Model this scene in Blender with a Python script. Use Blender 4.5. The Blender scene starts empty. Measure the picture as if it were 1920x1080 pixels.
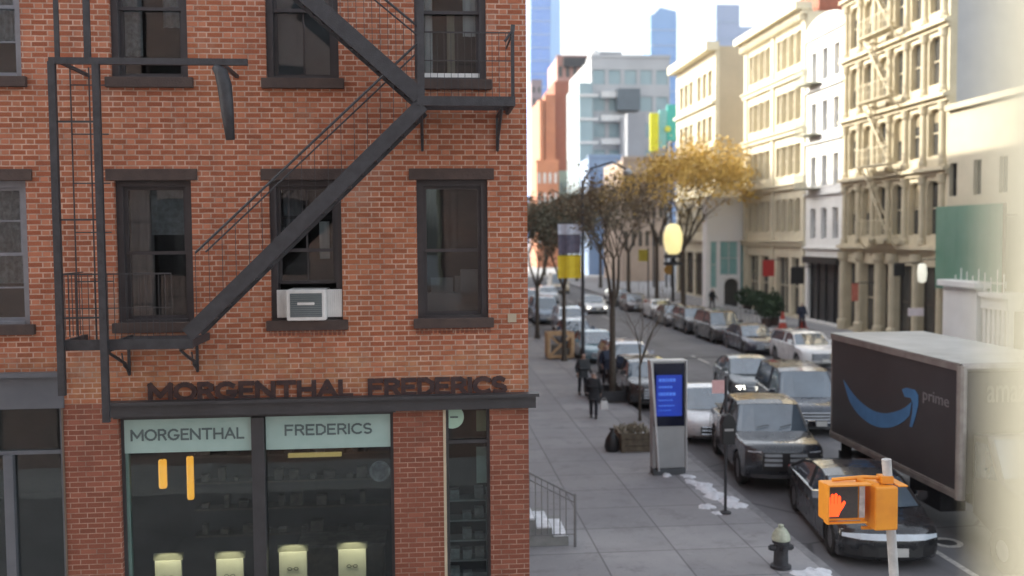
import bpy, bmesh, math, random
from mathutils import Vector, Matrix
from math import radians as R, sin, cos, pi, tan, atan2, sqrt

# ------------------------------------------------------------------ camera, world, sun, exposure
SC = bpy.context.scene
COL = SC.collection
H = 6.3                       # eye height above the asphalt, metres
FPX = 1800.0                  # focal length in pixels of a 1920 px wide frame
_d = Vector((-160.0, 95.0, -FPX)).normalized()          # the street's direction (+Y) seen by the camera
_h = Vector((1.0, 0.0076, 0.0)).normalized()            # the horizon: rolled by 0.4 degrees
_U = _h.cross(_d).normalized()
if _U.y < 0: _U = -_U
_r = _d.cross(_U).normalized()
RM = Matrix(((_r.x, _d.x, _U.x), (_r.y, _d.y, _U.y), (_r.z, _d.z, _U.z)))   # world -> camera
EYE = Vector((0, 0, H))
cam_d = bpy.data.cameras.new("camera"); cam = bpy.data.objects.new("camera", cam_d); COL.objects.link(cam)
cam.matrix_world = Matrix.Translation(EYE) @ RM.transposed().to_4x4()
cam_d.sensor_width = 36.0; cam_d.lens = 36.0 * FPX / 1920.0
cam_d.clip_start = 0.05; cam_d.clip_end = 6000.0
cam_d.dof.use_dof = True; cam_d.dof.focus_distance = 11.6; cam_d.dof.aperture_fstop = 0.72
SC.camera = cam

SUN_EL, SUN_AZ = R(26.0), R(-62.0)      # azimuth measured from +Y towards +X: the sun stands ahead-left of the street
w = bpy.data.worlds.new("World"); SC.world = w; w.use_nodes = True
nt = w.node_tree; nt.nodes.clear()
o_ = nt.nodes.new('ShaderNodeOutputWorld'); bg = nt.nodes.new('ShaderNodeBackground')
sky = nt.nodes.new('ShaderNodeTexSky'); sky.sky_type = 'NISHITA'; sky.sun_disc = False
sky.sun_elevation = SUN_EL; sky.sun_rotation = SUN_AZ
sky.air_density = 1.3; sky.dust_density = 3.0; sky.ozone_density = 1.0; sky.altitude = 10
hs = nt.nodes.new('ShaderNodeHueSaturation'); hs.inputs['Saturation'].default_value = 0.34; hs.inputs['Value'].default_value = 1.0
nt.links.new(sky.outputs[0], hs.inputs['Color']); nt.links.new(hs.outputs[0], bg.inputs[0]); nt.links.new(bg.outputs[0], o_.inputs[0])
bg.inputs[1].default_value = 0.15

sl = bpy.data.lights.new("sun", 'SUN'); sun = bpy.data.objects.new("sun", sl); COL.objects.link(sun)
sl.energy = 2.6; sl.angle = R(0.6); sl.color = (1.0, 0.93, 0.80)
sv = Vector((sin(SUN_AZ) * cos(SUN_EL), cos(SUN_AZ) * cos(SUN_EL), sin(SUN_EL)))      # towards the sun
sun.rotation_euler = (-sv).to_track_quat('-Z', 'Y').to_euler()
SC.view_settings.view_transform = 'Standard'; SC.view_settings.look = 'None'
SC.view_settings.exposure = 1.6; SC.view_settings.gamma = 1.0
SC.cycles.max_bounces = 8; SC.cycles.transparent_max_bounces = 12
SC.cycles.use_denoising = True

# ------------------------------------------------------------------ pixel of the photograph -> point on a real plane
def ray(px, py):
    v = Vector((px - 960.0, 540.0 - py, -FPX))
    return RM.transposed() @ v
def onY(px, py, Y):
    d = ray(px, py); return EYE + d * (Y / d.y)
def onX(px, py, X):
    d = ray(px, py); return EYE + d * (X / d.x)
def gnd(px, py, z=0.0):
    d = ray(px, py); return EYE + d * ((z - H) / d.z)

# ------------------------------------------------------------------ materials
def new_mat(name):
    m = bpy.data.materials.new(name); m.use_nodes = True
    return m, m.node_tree, m.node_tree.nodes['Principled BSDF']
def c4(c): return (c[0], c[1], c[2], 1.0)
def MAT(name, c, c2=None, rough=0.7, metal=0.0, scale=3.0, bump=0.0, bscale=None, coat=0.0, spec=0.5, detail=4.0):
    m, nt, b = new_mat(name)
    b.inputs['Roughness'].default_value = rough; b.inputs['Metallic'].default_value = metal
    b.inputs['Coat Weight'].default_value = coat; b.inputs['Coat Roughness'].default_value = 0.05
    b.inputs['Specular IOR Level'].default_value = spec
    if c2 is None: c2 = tuple(x * 0.82 for x in c)
    tc = nt.nodes.new('ShaderNodeTexCoord'); n = nt.nodes.new('ShaderNodeTexNoise')
    n.inputs['Scale'].default_value = scale; n.inputs['Detail'].default_value = detail; n.inputs['Roughness'].default_value = 0.6
    cr = nt.nodes.new('ShaderNodeValToRGB'); cr.color_ramp.elements[0].position = 0.35; cr.color_ramp.elements[1].position = 0.68
    cr.color_ramp.elements[0].color = c4(c2); cr.color_ramp.elements[1].color = c4(c)
    nt.links.new(tc.outputs['Object'], n.inputs['Vector']); nt.links.new(n.outputs[0], cr.inputs[0]); nt.links.new(cr.outputs[0], b.inputs['Base Color'])
    if bump:
        n2 = nt.nodes.new('ShaderNodeTexNoise'); n2.inputs['Scale'].default_value = bscale or scale * 8; n2.inputs['Detail'].default_value = 3
        bp = nt.nodes.new('ShaderNodeBump'); bp.inputs['Strength'].default_value = bump; bp.inputs['Distance'].default_value = 0.02
        nt.links.new(tc.outputs['Object'], n2.inputs['Vector']); nt.links.new(n2.outputs[0], bp.inputs['Height']); nt.links.new(bp.outputs[0], b.inputs['Normal'])
    return m
def EMIT(name, c, strength, c2=None, scale=8.0):
    m, nt, b = new_mat(name)
    b.inputs['Base Color'].default_value = c4([x * 0.5 for x in c]); b.inputs['Roughness'].default_value = 0.4
    if c2:
        tc = nt.nodes.new('ShaderNodeTexCoord'); n = nt.nodes.new('ShaderNodeTexNoise'); n.inputs['Scale'].default_value = scale
        mx = nt.nodes.new('ShaderNodeMix'); mx.data_type = 'RGBA'; mx.inputs[6].default_value = c4(c); mx.inputs[7].default_value = c4(c2)
        nt.links.new(tc.outputs['Object'], n.inputs['Vector']); nt.links.new(n.outputs[0], mx.inputs[0]); nt.links.new(mx.outputs[2], b.inputs['Emission Color'])
    else: b.inputs['Emission Color'].default_value = c4(c)
    b.inputs['Emission Strength'].default_value = strength
    return m
class NG:
    """tiny node helper: g.m('ADD', a, b) etc."""
    def __init__(s, nt): s.nt = nt
    def put(s, sock, v):
        if isinstance(v, (int, float)): sock.default_value = v
        elif isinstance(v, tuple): sock.default_value = v
        else: s.nt.links.new(v, sock)
    def m(s, op, a, b=0.0, c=None, clamp=False):
        n = s.nt.nodes.new('ShaderNodeMath'); n.operation = op; n.use_clamp = clamp
        s.put(n.inputs[0], a); s.put(n.inputs[1], b)
        if c is not None: s.put(n.inputs[2], c)
        return n.outputs[0]
    def mix(s, f, a, b):
        n = s.nt.nodes.new('ShaderNodeMix'); n.data_type = 'RGBA'
        s.put(n.inputs[0], f); s.put(n.inputs[6], a if not isinstance(a, tuple) else c4(a)); s.put(n.inputs[7], b if not isinstance(b, tuple) else c4(b))
        return n.outputs[2]
    def noise(s, vec, scale, detail=3.0, rough=0.55):
        n = s.nt.nodes.new('ShaderNodeTexNoise'); s.nt.links.new(vec, n.inputs['Vector']); n.inputs['Scale'].default_value = scale
        n.inputs['Detail'].default_value = detail; n.inputs['Roughness'].default_value = rough
        return n.outputs[0]
    def ramp(s, f, p0, p1):
        n = s.nt.nodes.new('ShaderNodeMapRange'); s.put(n.inputs[0], f); n.inputs[1].default_value = p0; n.inputs[2].default_value = p1
        return n.outputs[0]
def BRICK(name, long_c, head_c, mortar, row=0.0715, period=0.325, split=0.66, bond='flemish', stain=None, mort_w=0.011, rough=0.85, palevar=0.0, band=None):
    m, nt, b = new_mat(name); g = NG(nt)
    tc = nt.nodes.new('ShaderNodeTexCoord'); sp = nt.nodes.new('ShaderNodeSeparateXYZ'); nt.links.new(tc.outputs['Object'], sp.inputs[0])
    ob = tc.outputs['Object']
    u = g.m('ADD', sp.outputs[0], sp.outputs[1]); v = sp.outputs[2]
    u = g.m('ADD', u, g.m('MULTIPLY', g.m('SUBTRACT', g.noise(ob, 9.0, 2.0), 0.5), 0.012))
    v = g.m('ADD', v, g.m('MULTIPLY', g.m('SUBTRACT', g.noise(ob, 7.0, 2.0), 0.5), 0.008))
    vr = g.m('DIVIDE', v, row); ri = g.m('FLOOR', vr); fv = g.m('SUBTRACT', vr, ri)
    off = g.m('MULTIPLY', g.m('MODULO', g.m('ADD', ri, 1000.0), 2.0), 0.5)
    ur = g.m('ADD', g.m('DIVIDE', u, period), off); ui = g.m('FLOOR', ur); fu = g.m('SUBTRACT', ur, ui)
    if bond == 'flemish':
        head = g.m('GREATER_THAN', fu, split)
        hw = mort_w / 2 / period
        d1 = g.m('MINIMUM', fu, g.m('SUBTRACT', 1.0, fu)); d2 = g.m('ABSOLUTE', g.m('SUBTRACT', fu, split)); du = g.m('MINIMUM', d1, d2)
    else:
        head = g.m('GREATER_THAN', fu, 5.0); hw = mort_w / 2 / period
        du = g.m('MINIMUM', fu, g.m('SUBTRACT', 1.0, fu))
    dv = g.m('MINIMUM', fv, g.m('SUBTRACT', 1.0, fv))
    mu = g.m('SUBTRACT', 1.0, g.ramp(du, hw * 0.5, hw * 1.7)); mv = g.m('SUBTRACT', 1.0, g.ramp(dv, mort_w / 2 / row * 0.5, mort_w / 2 / row * 1.6))
    mort = g.m('MAXIMUM', mu, mv, clamp=True)
    cb = nt.nodes.new('ShaderNodeCombineXYZ'); g.put(cb.inputs[0], g.m('ADD', ui, g.m('MULTIPLY', head, 0.5))); g.put(cb.inputs[1], ri)
    wn = nt.nodes.new('ShaderNodeTexWhiteNoise'); wn.noise_dimensions = '2D'; nt.links.new(cb.outputs[0], wn.inputs[0])
    rnd = wn.outputs[0]
    base = g.mix(head, long_c, head_c)
    dark = tuple(x * 0.62 for x in long_c)
    base = g.mix(g.m('MULTIPLY', g.ramp(rnd, 0.72, 1.0), 0.5), base, dark)
    base = g.mix(g.m('MULTIPLY', g.ramp(rnd, 0.25, 0.0), 0.6), base, tuple(min(1, x * 1.25) for x in head_c))
    # weather: broad patches of other tones
    pn = g.noise(ob, 0.42, 4.0, 0.6)
    base = g.mix(g.m('MULTIPLY', g.ramp(pn, 0.5, 0.72), 0.45), base, stain or (0.36, 0.15, 0.07))
    pn2 = g.noise(ob, 1.3, 5.0, 0.7)
    base = g.mix(g.m('MULTIPLY', g.ramp(pn2, 0.5, 0.75), 0.35), base, tuple(x * 0.55 for x in long_c))
    mpn = nt.nodes.new('ShaderNodeMapping'); mpn.inputs['Scale'].default_value = (2.6, 2.6, 0.28); nt.links.new(ob, mpn.inputs[0])
    base = g.mix(g.m('MULTIPLY', g.ramp(g.noise(mpn.outputs[0], 1.0, 5.0, 0.65), 0.54, 0.74), 0.38), base, (0.085, 0.05, 0.042))
    spk = g.noise(ob, 60.0, 3.0, 0.7)
    base = g.mix(g.m('MULTIPLY', g.ramp(spk, 0.45, 0.75), 0.3), base, tuple(x * 1.5 for x in head_c))
    if band:
        bz = g.m('ADD', sp.outputs[2], g.m('MULTIPLY', g.m('SUBTRACT', g.noise(ob, 1.1, 4.0), 0.5), 0.5))
        bm2 = g.m('MULTIPLY', g.ramp(bz, band[0], band[0] + .12), g.ramp(bz, band[1] + .1, band[1] - .15), clamp=True)
        base = g.mix(g.m('MULTIPLY', g.m('MULTIPLY', bm2, 0.62), g.ramp(g.noise(ob, 4.0, 5.0), 0.35, 0.65)), base, (0.46, 0.24, 0.12))
    mc = g.mix(g.ramp(g.noise(ob, 2.3, 4.0, 0.7), 0.35, 0.65), mortar, tuple(x * 0.5 for x in mortar))
    fin = g.mix(mort, base, mc)
    if palevar:
        fin = g.mix(g.m('MULTIPLY', g.ramp(g.noise(ob, 0.8, 5.0, 0.65), 0.55, 0.7), palevar), fin, (0.5, 0.42, 0.36))
    nt.links.new(fin, b.inputs['Base Color']); b.inputs['Roughness'].default_value = rough
    b.inputs['Specular IOR Level'].default_value = 0.25
    bp = nt.nodes.new('ShaderNodeBump'); bp.inputs['Strength'].default_value = 0.5; bp.inputs['Distance'].default_value = 0.008
    hgt = g.m('ADD', g.m('SUBTRACT', 1.0, mort), g.m('MULTIPLY', spk, 0.5)); nt.links.new(hgt, bp.inputs['Height']); nt.links.new(bp.outputs[0], b.inputs['Normal'])
    return m
def GLASS(name, tint=(0.75, 0.8, 0.82), ior=1.5, rough=0.015, wobble=0.02, gain=1.1):
    m = bpy.data.materials.new(name); m.use_nodes = True; nt = m.node_tree; nt.nodes.clear(); g = NG(nt)
    out = nt.nodes.new('ShaderNodeOutputMaterial'); mx = nt.nodes.new('ShaderNodeMixShader'); tr = nt.nodes.new('ShaderNodeBsdfTransparent'); gl = nt.nodes.new('ShaderNodeBsdfGlossy')
    tr.inputs[0].default_value = c4(tint); gl.inputs['Roughness'].default_value = rough; gl.inputs[0].default_value = (0.86, 0.94, 1, 1)
    fr = nt.nodes.new('ShaderNodeFresnel'); fr.inputs[0].default_value = ior
    tc = nt.nodes.new('ShaderNodeTexCoord'); bp = nt.nodes.new('ShaderNodeBump'); bp.inputs['Strength'].default_value = 0.08; bp.inputs['Distance'].default_value = wobble
    nt.links.new(g.noise(tc.outputs['Object'], 2.2, 1.0), bp.inputs['Height']); nt.links.new(bp.outputs[0], gl.inputs['Normal'])
    f = g.m('ADD', g.m('MULTIPLY', fr.outputs[0], gain), 0.01, clamp=True)
    nt.links.new(f, mx.inputs[0]); nt.links.new(tr.outputs[0], mx.inputs[1]); nt.links.new(gl.outputs[0], mx.inputs[2]); nt.links.new(mx.outputs[0], out.inputs[0])
    return m
def PAINT(name, c, metal=0.0, rough=0.28):
    m, nt, b = new_mat(name); g = NG(nt)
    tc = nt.nodes.new('ShaderNodeTexCoord'); n = g.noise(tc.outputs['Object'], 3.0, 5.0, 0.7)
    nt.links.new(g.mix(g.m('MULTIPLY', g.ramp(n, 0.45, 0.8), 0.07), c, (0.25, 0.24, 0.22)), b.inputs['Base Color'])
    nt.links.new(g.m('ADD', g.m('MULTIPLY', n, 0.2), rough - 0.1), b.inputs['Roughness'])
    b.inputs['Metallic'].default_value = metal; b.inputs['Coat Weight'].default_value = 1.0; b.inputs['Coat Roughness'].default_value = 0.05; b.inputs['Coat IOR'].default_value = 1.5
    return m

def asphalt_mat():
    m, nt, b = new_mat('asphalt'); g = NG(nt); tc = nt.nodes.new('ShaderNodeTexCoord'); ob = tc.outputs['Object']
    c = g.mix(g.ramp(g.noise(ob, 0.35, 8.0, 0.7), 0.35, 0.65), (0.125, 0.124, 0.132), (0.185, 0.182, 0.192))
    mp = nt.nodes.new('ShaderNodeMapping'); mp.inputs['Scale'].default_value = (1.1, 0.05, 1); nt.links.new(ob, mp.inputs[0])
    c = g.mix(g.m('MULTIPLY', g.ramp(g.noise(mp.outputs[0], 1.0, 4.0, 0.6), 0.5, 0.72), 0.45), c, (0.075, 0.075, 0.08))
    vo = nt.nodes.new('ShaderNodeTexVoronoi'); vo.feature = 'DISTANCE_TO_EDGE'; vo.inputs['Scale'].default_value = 0.28; nt.links.new(ob, vo.inputs['Vector'])
    c = g.mix(g.m('MULTIPLY', g.ramp(vo.outputs['Distance'], 0.012, 0.004), 0.7), c, (0.05, 0.05, 0.053))
    c = g.mix(g.m('MULTIPLY', g.ramp(g.noise(ob, 45.0, 2.0, 0.6), 0.62, 0.8), 0.5), c, (0.30, 0.30, 0.31))
    nt.links.new(c, b.inputs['Base Color']); b.inputs['Roughness'].default_value = 0.82
    bp = nt.nodes.new('ShaderNodeBump'); bp.inputs['Strength'].default_value = 0.5; bp.inputs['Distance'].default_value = 0.01; nt.links.new(g.noise(ob, 60.0, 3.0), bp.inputs['Height']); nt.links.new(bp.outputs[0], b.inputs['Normal'])
    return m
M = {}
M['brick'] = BRICK('red brick', (0.315, 0.098, 0.05), (0.425, 0.165, 0.095), (0.62, 0.42, 0.325), mort_w=0.0145, palevar=0.25, band=(4.05, 4.75), stain=(0.42, 0.17, 0.07))
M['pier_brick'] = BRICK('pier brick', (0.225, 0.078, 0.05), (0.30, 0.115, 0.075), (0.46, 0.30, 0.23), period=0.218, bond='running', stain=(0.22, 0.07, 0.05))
M['far_brick'] = BRICK('far red brick', (0.30, 0.09, 0.055), (0.36, 0.13, 0.09), (0.40, 0.28, 0.22), row=0.08, stain=(0.3, 0.12, 0.07))
M['iron'] = MAT('black iron', (0.046, 0.047, 0.054), (0.028, 0.028, 0.033), rough=0.55, scale=9, bump=0.3)
M['brownstone'] = MAT('dark brown stone', (0.085, 0.058, 0.05), (0.06, 0.042, 0.038), rough=0.85, scale=5, bump=0.4)
M['frame'] = MAT('dark window paint', (0.045, 0.040, 0.044), (0.034, 0.03, 0.034), rough=0.5, scale=6)
M['grey_frame'] = MAT('grey window paint', (0.23, 0.24, 0.27), rough=0.6, scale=6)
M['fascia'] = MAT('slate grey fascia', (0.13, 0.14, 0.16), (0.10, 0.11, 0.13), rough=0.5, scale=2)
M['beam'] = MAT('storefront beam', (0.05, 0.05, 0.056), (0.036, 0.036, 0.04), rough=0.5, scale=4)
M['glass'] = GLASS('window glass')
M['shop_glass'] = GLASS('shop glass', tint=(0.7, 0.76, 0.76), wobble=0.01, gain=0.6)
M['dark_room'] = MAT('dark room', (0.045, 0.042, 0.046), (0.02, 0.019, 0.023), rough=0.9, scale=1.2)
M['blind'] = MAT('grey roller blind', (0.30, 0.30, 0.32), rough=0.9, scale=2)
M['curtain'] = MAT('pale curtain', (0.52, 0.54, 0.56), (0.32, 0.33, 0.35), rough=0.95, scale=14)
M['mint'] = MAT('pale green sign panel', (0.36, 0.50, 0.47), (0.32, 0.46, 0.43), rough=0.45, scale=3)
M['green_frame'] = MAT('green storefront frame', (0.13, 0.22, 0.20), rough=0.5, scale=4)
M['sign_grey'] = MAT('grey sign letters', (0.10, 0.14, 0.145), rough=0.6)
M['letter_dark'] = MAT('dark wall letters', (0.03, 0.02, 0.024), (0.075, 0.038, 0.034), rough=0.8, scale=14)
M['asphalt'] = asphalt_mat()
M['paintline'] = MAT('worn road paint', (0.62, 0.60, 0.56), (0.36, 0.35, 0.34), rough=0.8, scale=9)
M['curb'] = MAT('granite kerb', (0.27, 0.27, 0.28), (0.17, 0.17, 0.18), rough=0.8, scale=5)
M['snow'] = MAT('old snow', (0.86, 0.88, 0.92), (0.62, 0.64, 0.68), rough=0.8, scale=6, bump=0.8, bscale=14)
M['rubber'] = MAT('tyre rubber', (0.022, 0.022, 0.023), rough=0.85)
M['rim'] = MAT('alloy rim', (0.30, 0.30, 0.31), rough=0.35, metal=0.8)
M['car_glass'] = MAT('car glass', (0.10, 0.145, 0.19), (0.06, 0.09, 0.12), rough=0.04, spec=1.0, scale=1.0, coat=1.0)
M['car_glass'].node_tree.nodes['Principled BSDF'].inputs['Coat IOR'].default_value = 2.0
M['black_trim'] = MAT('black trim', (0.02, 0.02, 0.022), rough=0.45)
M['chrome'] = MAT('chrome', (0.62, 0.63, 0.65), rough=0.18, metal=1.0)
M['lamp_lens'] = MAT('headlamp lens', (0.65, 0.68, 0.72), rough=0.1, spec=0.9)
M['lamp_on'] = EMIT('lit headlamp', (1.0, 0.97, 0.85), 6.0)
M['plate'] = MAT('number plate', (0.60, 0.60, 0.58), rough=0.5)
M['cream'] = MAT('cream painted iron', (0.60, 0.535, 0.39), (0.51, 0.45, 0.32), rough=0.75, scale=1.4, bump=0.2)
M['cream2'] = MAT('pale yellow paint', (0.70, 0.645, 0.49), (0.62, 0.57, 0.44), rough=0.75, scale=1.2)
M['white_wall'] = MAT('white painted brick', (0.80, 0.80, 0.78), (0.72, 0.72, 0.70), rough=0.8, scale=1.1)
M['tan_wall'] = MAT('tan stucco', (0.50, 0.43, 0.32), (0.43, 0.37, 0.28), rough=0.9, scale=0.35)
M['stucco'] = MAT('pale blue grey stucco', (0.46, 0.465, 0.475), (0.40, 0.405, 0.42), rough=0.9, scale=0.5, bump=0.3)
M['lowcream'] = MAT('cream stucco', (0.52, 0.47, 0.36), (0.46, 0.42, 0.32), rough=0.9, scale=0.6)
M['green_board'] = MAT('green hoarding', (0.10, 0.22, 0.155), (0.14, 0.25, 0.19), rough=0.6, scale=0.5)
M['win_dark'] = MAT('distant window', (0.10, 0.095, 0.085), (0.05, 0.05, 0.05), rough=0.12, scale=0.35)
M['win_warm'] = MAT('distant blind window', (0.42, 0.36, 0.24), (0.26, 0.22, 0.15), rough=0.4, scale=0.5)
M['win_teal'] = MAT('teal glazing', (0.34, 0.58, 0.57), (0.24, 0.46, 0.46), rough=0.15, scale=0.6)
M['bark'] = MAT('bark', (0.10, 0.08, 0.062), (0.06, 0.05, 0.04), rough=0.95, scale=12)
M['twig'] = MAT('twig', (0.13, 0.10, 0.075), (0.09, 0.07, 0.05), rough=0.95, scale=3)
M['leaf_gold'] = MAT('golden leaf', (0.66, 0.47, 0.13), (0.50, 0.33, 0.09), rough=0.8, scale=0.7)
M['leaf_brown'] = MAT('brown leaf', (0.24, 0.18, 0.11), (0.14, 0.115, 0.08), rough=0.9, scale=0.7)
M['leaf_olive'] = MAT('olive leaf', (0.13, 0.125, 0.085), (0.08, 0.08, 0.055), rough=0.85, scale=0.8)
M['shrub'] = MAT('shrub leaf', (0.05, 0.085, 0.04), (0.03, 0.055, 0.03), rough=0.8, scale=2)
M['skin'] = MAT('skin', (0.45, 0.29, 0.22), rough=0.6)
M['hair_grey'] = MAT('grey hair', (0.30, 0.29, 0.29), rough=0.9)
M['hair_dark'] = MAT('dark hair', (0.05, 0.04, 0.035), rough=0.8)
M['coat_black'] = MAT('black coat', (0.022, 0.022, 0.026), rough=0.9, scale=10)
M['coat_grey'] = MAT('charcoal coat', (0.055, 0.06, 0.065), rough=0.9, scale=10)
M['coat_navy'] = MAT('navy coat', (0.03, 0.04, 0.07), rough=0.9, scale=10)
M['trouser'] = MAT('dark trousers', (0.025, 0.026, 0.035), rough=0.9, scale=10)
M['wood'] = MAT('raw timber', (0.62, 0.42, 0.24), (0.48, 0.31, 0.17), rough=0.8, scale=6)
M['old_wood'] = MAT('weathered planter wood', (0.20, 0.17, 0.12), (0.12, 0.10, 0.075), rough=0.9, scale=7)
M['alu'] = MAT('brushed grey metal', (0.42, 0.43, 0.44), (0.36, 0.37, 0.38), rough=0.4, metal=0.35, scale=2)
M['orange'] = MAT('signal orange enamel', (0.86, 0.34, 0.03), (0.74, 0.27, 0.025), rough=0.45, scale=4)
M['post_grey'] = MAT('galvanised post', (0.55, 0.55, 0.54), (0.40, 0.40, 0.40), rough=0.5, scale=8)
M['red'] = MAT('red paint', (0.50, 0.035, 0.03), rough=0.6)
M['cone'] = MAT('red cone plastic', (0.48, 0.07, 0.045), rough=0.6)
M['white'] = MAT('white paint', (0.78, 0.78, 0.77), rough=0.6)
M['yellow'] = MAT('yellow banner', (0.80, 0.60, 0.03), (0.70, 0.50, 0.02), rough=0.7, scale=3)
M['soil'] = MAT('soil', (0.09, 0.07, 0.05), rough=1.0, scale=12, bump=0.6)
M['goods'] = MAT('dim goods', (.16, .14, .12), (.07, .06, .06), rough=.8, scale=8)
M['roof'] = MAT('roofing', (0.16, 0.15, 0.15), rough=0.9)

# ------------------------------------------------------------------ mesh building
class Fr:
    """a facade frame: u along the wall, v up, n outwards"""
    def __init__(s, o, U, N): s.o = Vector(o); s.U = Vector(U); s.N = Vector(N)
    def p(s, u, v, n): return s.o + s.U * u + Vector((0, 0, v)) + s.N * n
class MB:
    def __init__(s): s.v = []; s.f = []
    def q(s, *pts):
        i = len(s.v); s.v += [Vector(p) for p in pts]; s.f.append(tuple(range(i, i + len(pts)))); return s
    def hexa(s, P):
        i = len(s.v); s.v += [Vector(p) for p in P]
        for a in ((0, 3, 2, 1), (4, 5, 6, 7), (0, 1, 5, 4), (1, 2, 6, 5), (2, 3, 7, 6), (3, 0, 4, 7)): s.f.append(tuple(i + k for k in a))
        return s
    def box(s, x0, x1, y0, y1, z0, z1):
        return s.hexa([(x0, y0, z0), (x1, y0, z0), (x1, y1, z0), (x0, y1, z0), (x0, y0, z1), (x1, y0, z1), (x1, y1, z1), (x0, y1, z1)])
    def fbox(s, fr, u0, u1, v0, v1, n0, n1):
        return s.hexa([fr.p(u0, v0, n0), fr.p(u1, v0, n0), fr.p(u1, v0, n1), fr.p(u0, v0, n1), fr.p(u0, v1, n0), fr.p(u1, v1, n0), fr.p(u1, v1, n1), fr.p(u0, v1, n1)])
    def tube(s, pts, r, n=8, cap=True):
        pts = [Vector(p) for p in pts]
        rs = r if isinstance(r, (list, tuple)) else [r] * len(pts)
        rings = []; prev = None
        for k, p in enumerate(pts):
            a = pts[max(k - 1, 0)]; b = pts[min(k + 1, len(pts) - 1)]; d = (b - a)
            if d.length < 1e-9: d = Vector((0, 0, 1))
            d.normalize()
            if prev is None: x = d.orthogonal().normalized()
            else:
                x = prev - d * prev.dot(d); x = x.normalized() if x.length > 1e-6 else d.orthogonal().normalized()
            prev = x; y = d.cross(x); i = len(s.v)
            s.v += [p + (x * cos(2 * pi * j / n) + y * sin(2 * pi * j / n)) * rs[k] for j in range(n)]
            rings.append(i)
        for a, b in zip(rings, rings[1:]):
            for j in range(n): s.f.append((a + j, a + (j + 1) % n, b + (j + 1) % n, b + j))
        if cap: s.f.append(tuple(rings[0] + j for j in range(n))[::-1]); s.f.append(tuple(rings[-1] + j for j in range(n)))
        return s
    def bar(s, a, b, w, h, up=(0, 0, 1)):
        """rectangular bar from a to b, width w across, height h along 'up'"""
        a = Vector(a); b = Vector(b); d = (b - a).normalized(); up = Vector(up); x = d.cross(up).normalized(); y = x.cross(d).normalized()
        P = []
        for p in (a, b):
            for sx, sy in ((-1, -1), (1, -1), (1, 1), (-1, 1)): P.append(p + x * sx * w / 2 + y * sy * h / 2)
        return s.hexa(P)
    def lathe(s, c, prof, n=16, axis='z'):
        c = Vector(c); rings = []
        for r, z in prof:
            i = len(s.v)
            for j in range(n):
                a = 2 * pi * j / n
                if axis == 'z': s.v.append(c + Vector((r * cos(a), r * sin(a), z)))
                elif axis == 'x': s.v.append(c + Vector((z, r * cos(a), r * sin(a))))
                else: s.v.append(c + Vector((r * cos(a), z, r * sin(a))))
            rings.append(i)
        for a, b in zip(rings, rings[1:]):
            for j in range(n): s.f.append((a + j, a + (j + 1) % n, b + (j + 1) % n, b + j))
        s.f.append(tuple(rings[0] + j for j in range(n))); s.f.append(tuple(rings[-1] + j for j in range(n)))
        return s
    def prism(s, poly, fn, n0, n1):
        """poly of (u,v); fn(u,v,n) -> point"""
        k = len(poly); i = len(s.v)
        s.v += [Vector(fn(u, v, n0)) for u, v in poly] + [Vector(fn(u, v, n1)) for u, v in poly]
        s.f.append(tuple(i + j for j in range(k))[::-1]); s.f.append(tuple(i + k + j for j in range(k)))
        for j in range(k): s.f.append((i + j, i + (j + 1) % k, i + k + (j + 1) % k, i + k + j))
        return s
    def wall(s, fr, u0, u1, v0, v1, holes, thick):
        us = sorted({u0, u1} | {max(u0, min(u1, h[k])) for h in holes for k in (0, 1)}); vs = sorted({v0, v1} | {max(v0, min(v1, h[k])) for h in holes for k in (2, 3)})
        nu, nv = len(us) - 1, len(vs) - 1
        def solid(i, j):
            if i < 0 or j < 0 or i >= nu or j >= nv: return False
            cu, cv = (us[i] + us[i + 1]) / 2, (vs[j] + vs[j + 1]) / 2
            return not any(h[0] < cu < h[1] and h[2] < cv < h[3] for h in holes)
        for i in range(nu):
            for j in range(nv):
                if not solid(i, j): continue
                a, b, c, d = us[i], us[i + 1], vs[j], vs[j + 1]
                s.q(fr.p(a, c, 0), fr.p(b, c, 0), fr.p(b, d, 0), fr.p(a, d, 0)); s.q(fr.p(a, c, -thick), fr.p(a, d, -thick), fr.p(b, d, -thick), fr.p(b, c, -thick))
                if not solid(i - 1, j): s.q(fr.p(a, c, 0), fr.p(a, d, 0), fr.p(a, d, -thick), fr.p(a, c, -thick))
                if not solid(i + 1, j): s.q(fr.p(b, c, 0), fr.p(b, c, -thick), fr.p(b, d, -thick), fr.p(b, d, 0))
                if not solid(i, j - 1): s.q(fr.p(a, c, 0), fr.p(a, c, -thick), fr.p(b, c, -thick), fr.p(b, c, 0))
                if not solid(i, j + 1): s.q(fr.p(a, d, 0), fr.p(b, d, 0), fr.p(b, d, -thick), fr.p(a, d, -thick))
        return s
    def build(s, name, mat, parent=None, org=None, smooth=False, bevel=0.0, weld=True, label=None):
        me = bpy.data.meshes.new(name); o = org or Vector((0, 0, 0))
        me.from_pydata([v - o for v in s.v], [], s.f)
        bm = bmesh.new(); bm.from_mesh(me)
        if weld: bmesh.ops.remove_doubles(bm, verts=bm.verts, dist=1e-5); bmesh.ops.recalc_face_normals(bm, faces=bm.faces)
        bm.to_mesh(me); bm.free()
        me.materials.append(M[mat] if isinstance(mat, str) else mat)
        if smooth:
            me.shade_smooth()
        ob = bpy.data.objects.new(name, me); COL.objects.link(ob)
        if parent is not None: ob.parent = parent
        if bevel:
            b = ob.modifiers.new('bevel', 'BEVEL'); b.width = bevel; b.segments = 2; b.limit_method = 'ANGLE'; b.angle_limit = R(40)
        if label: ob['label'] = label
        return ob
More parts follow.
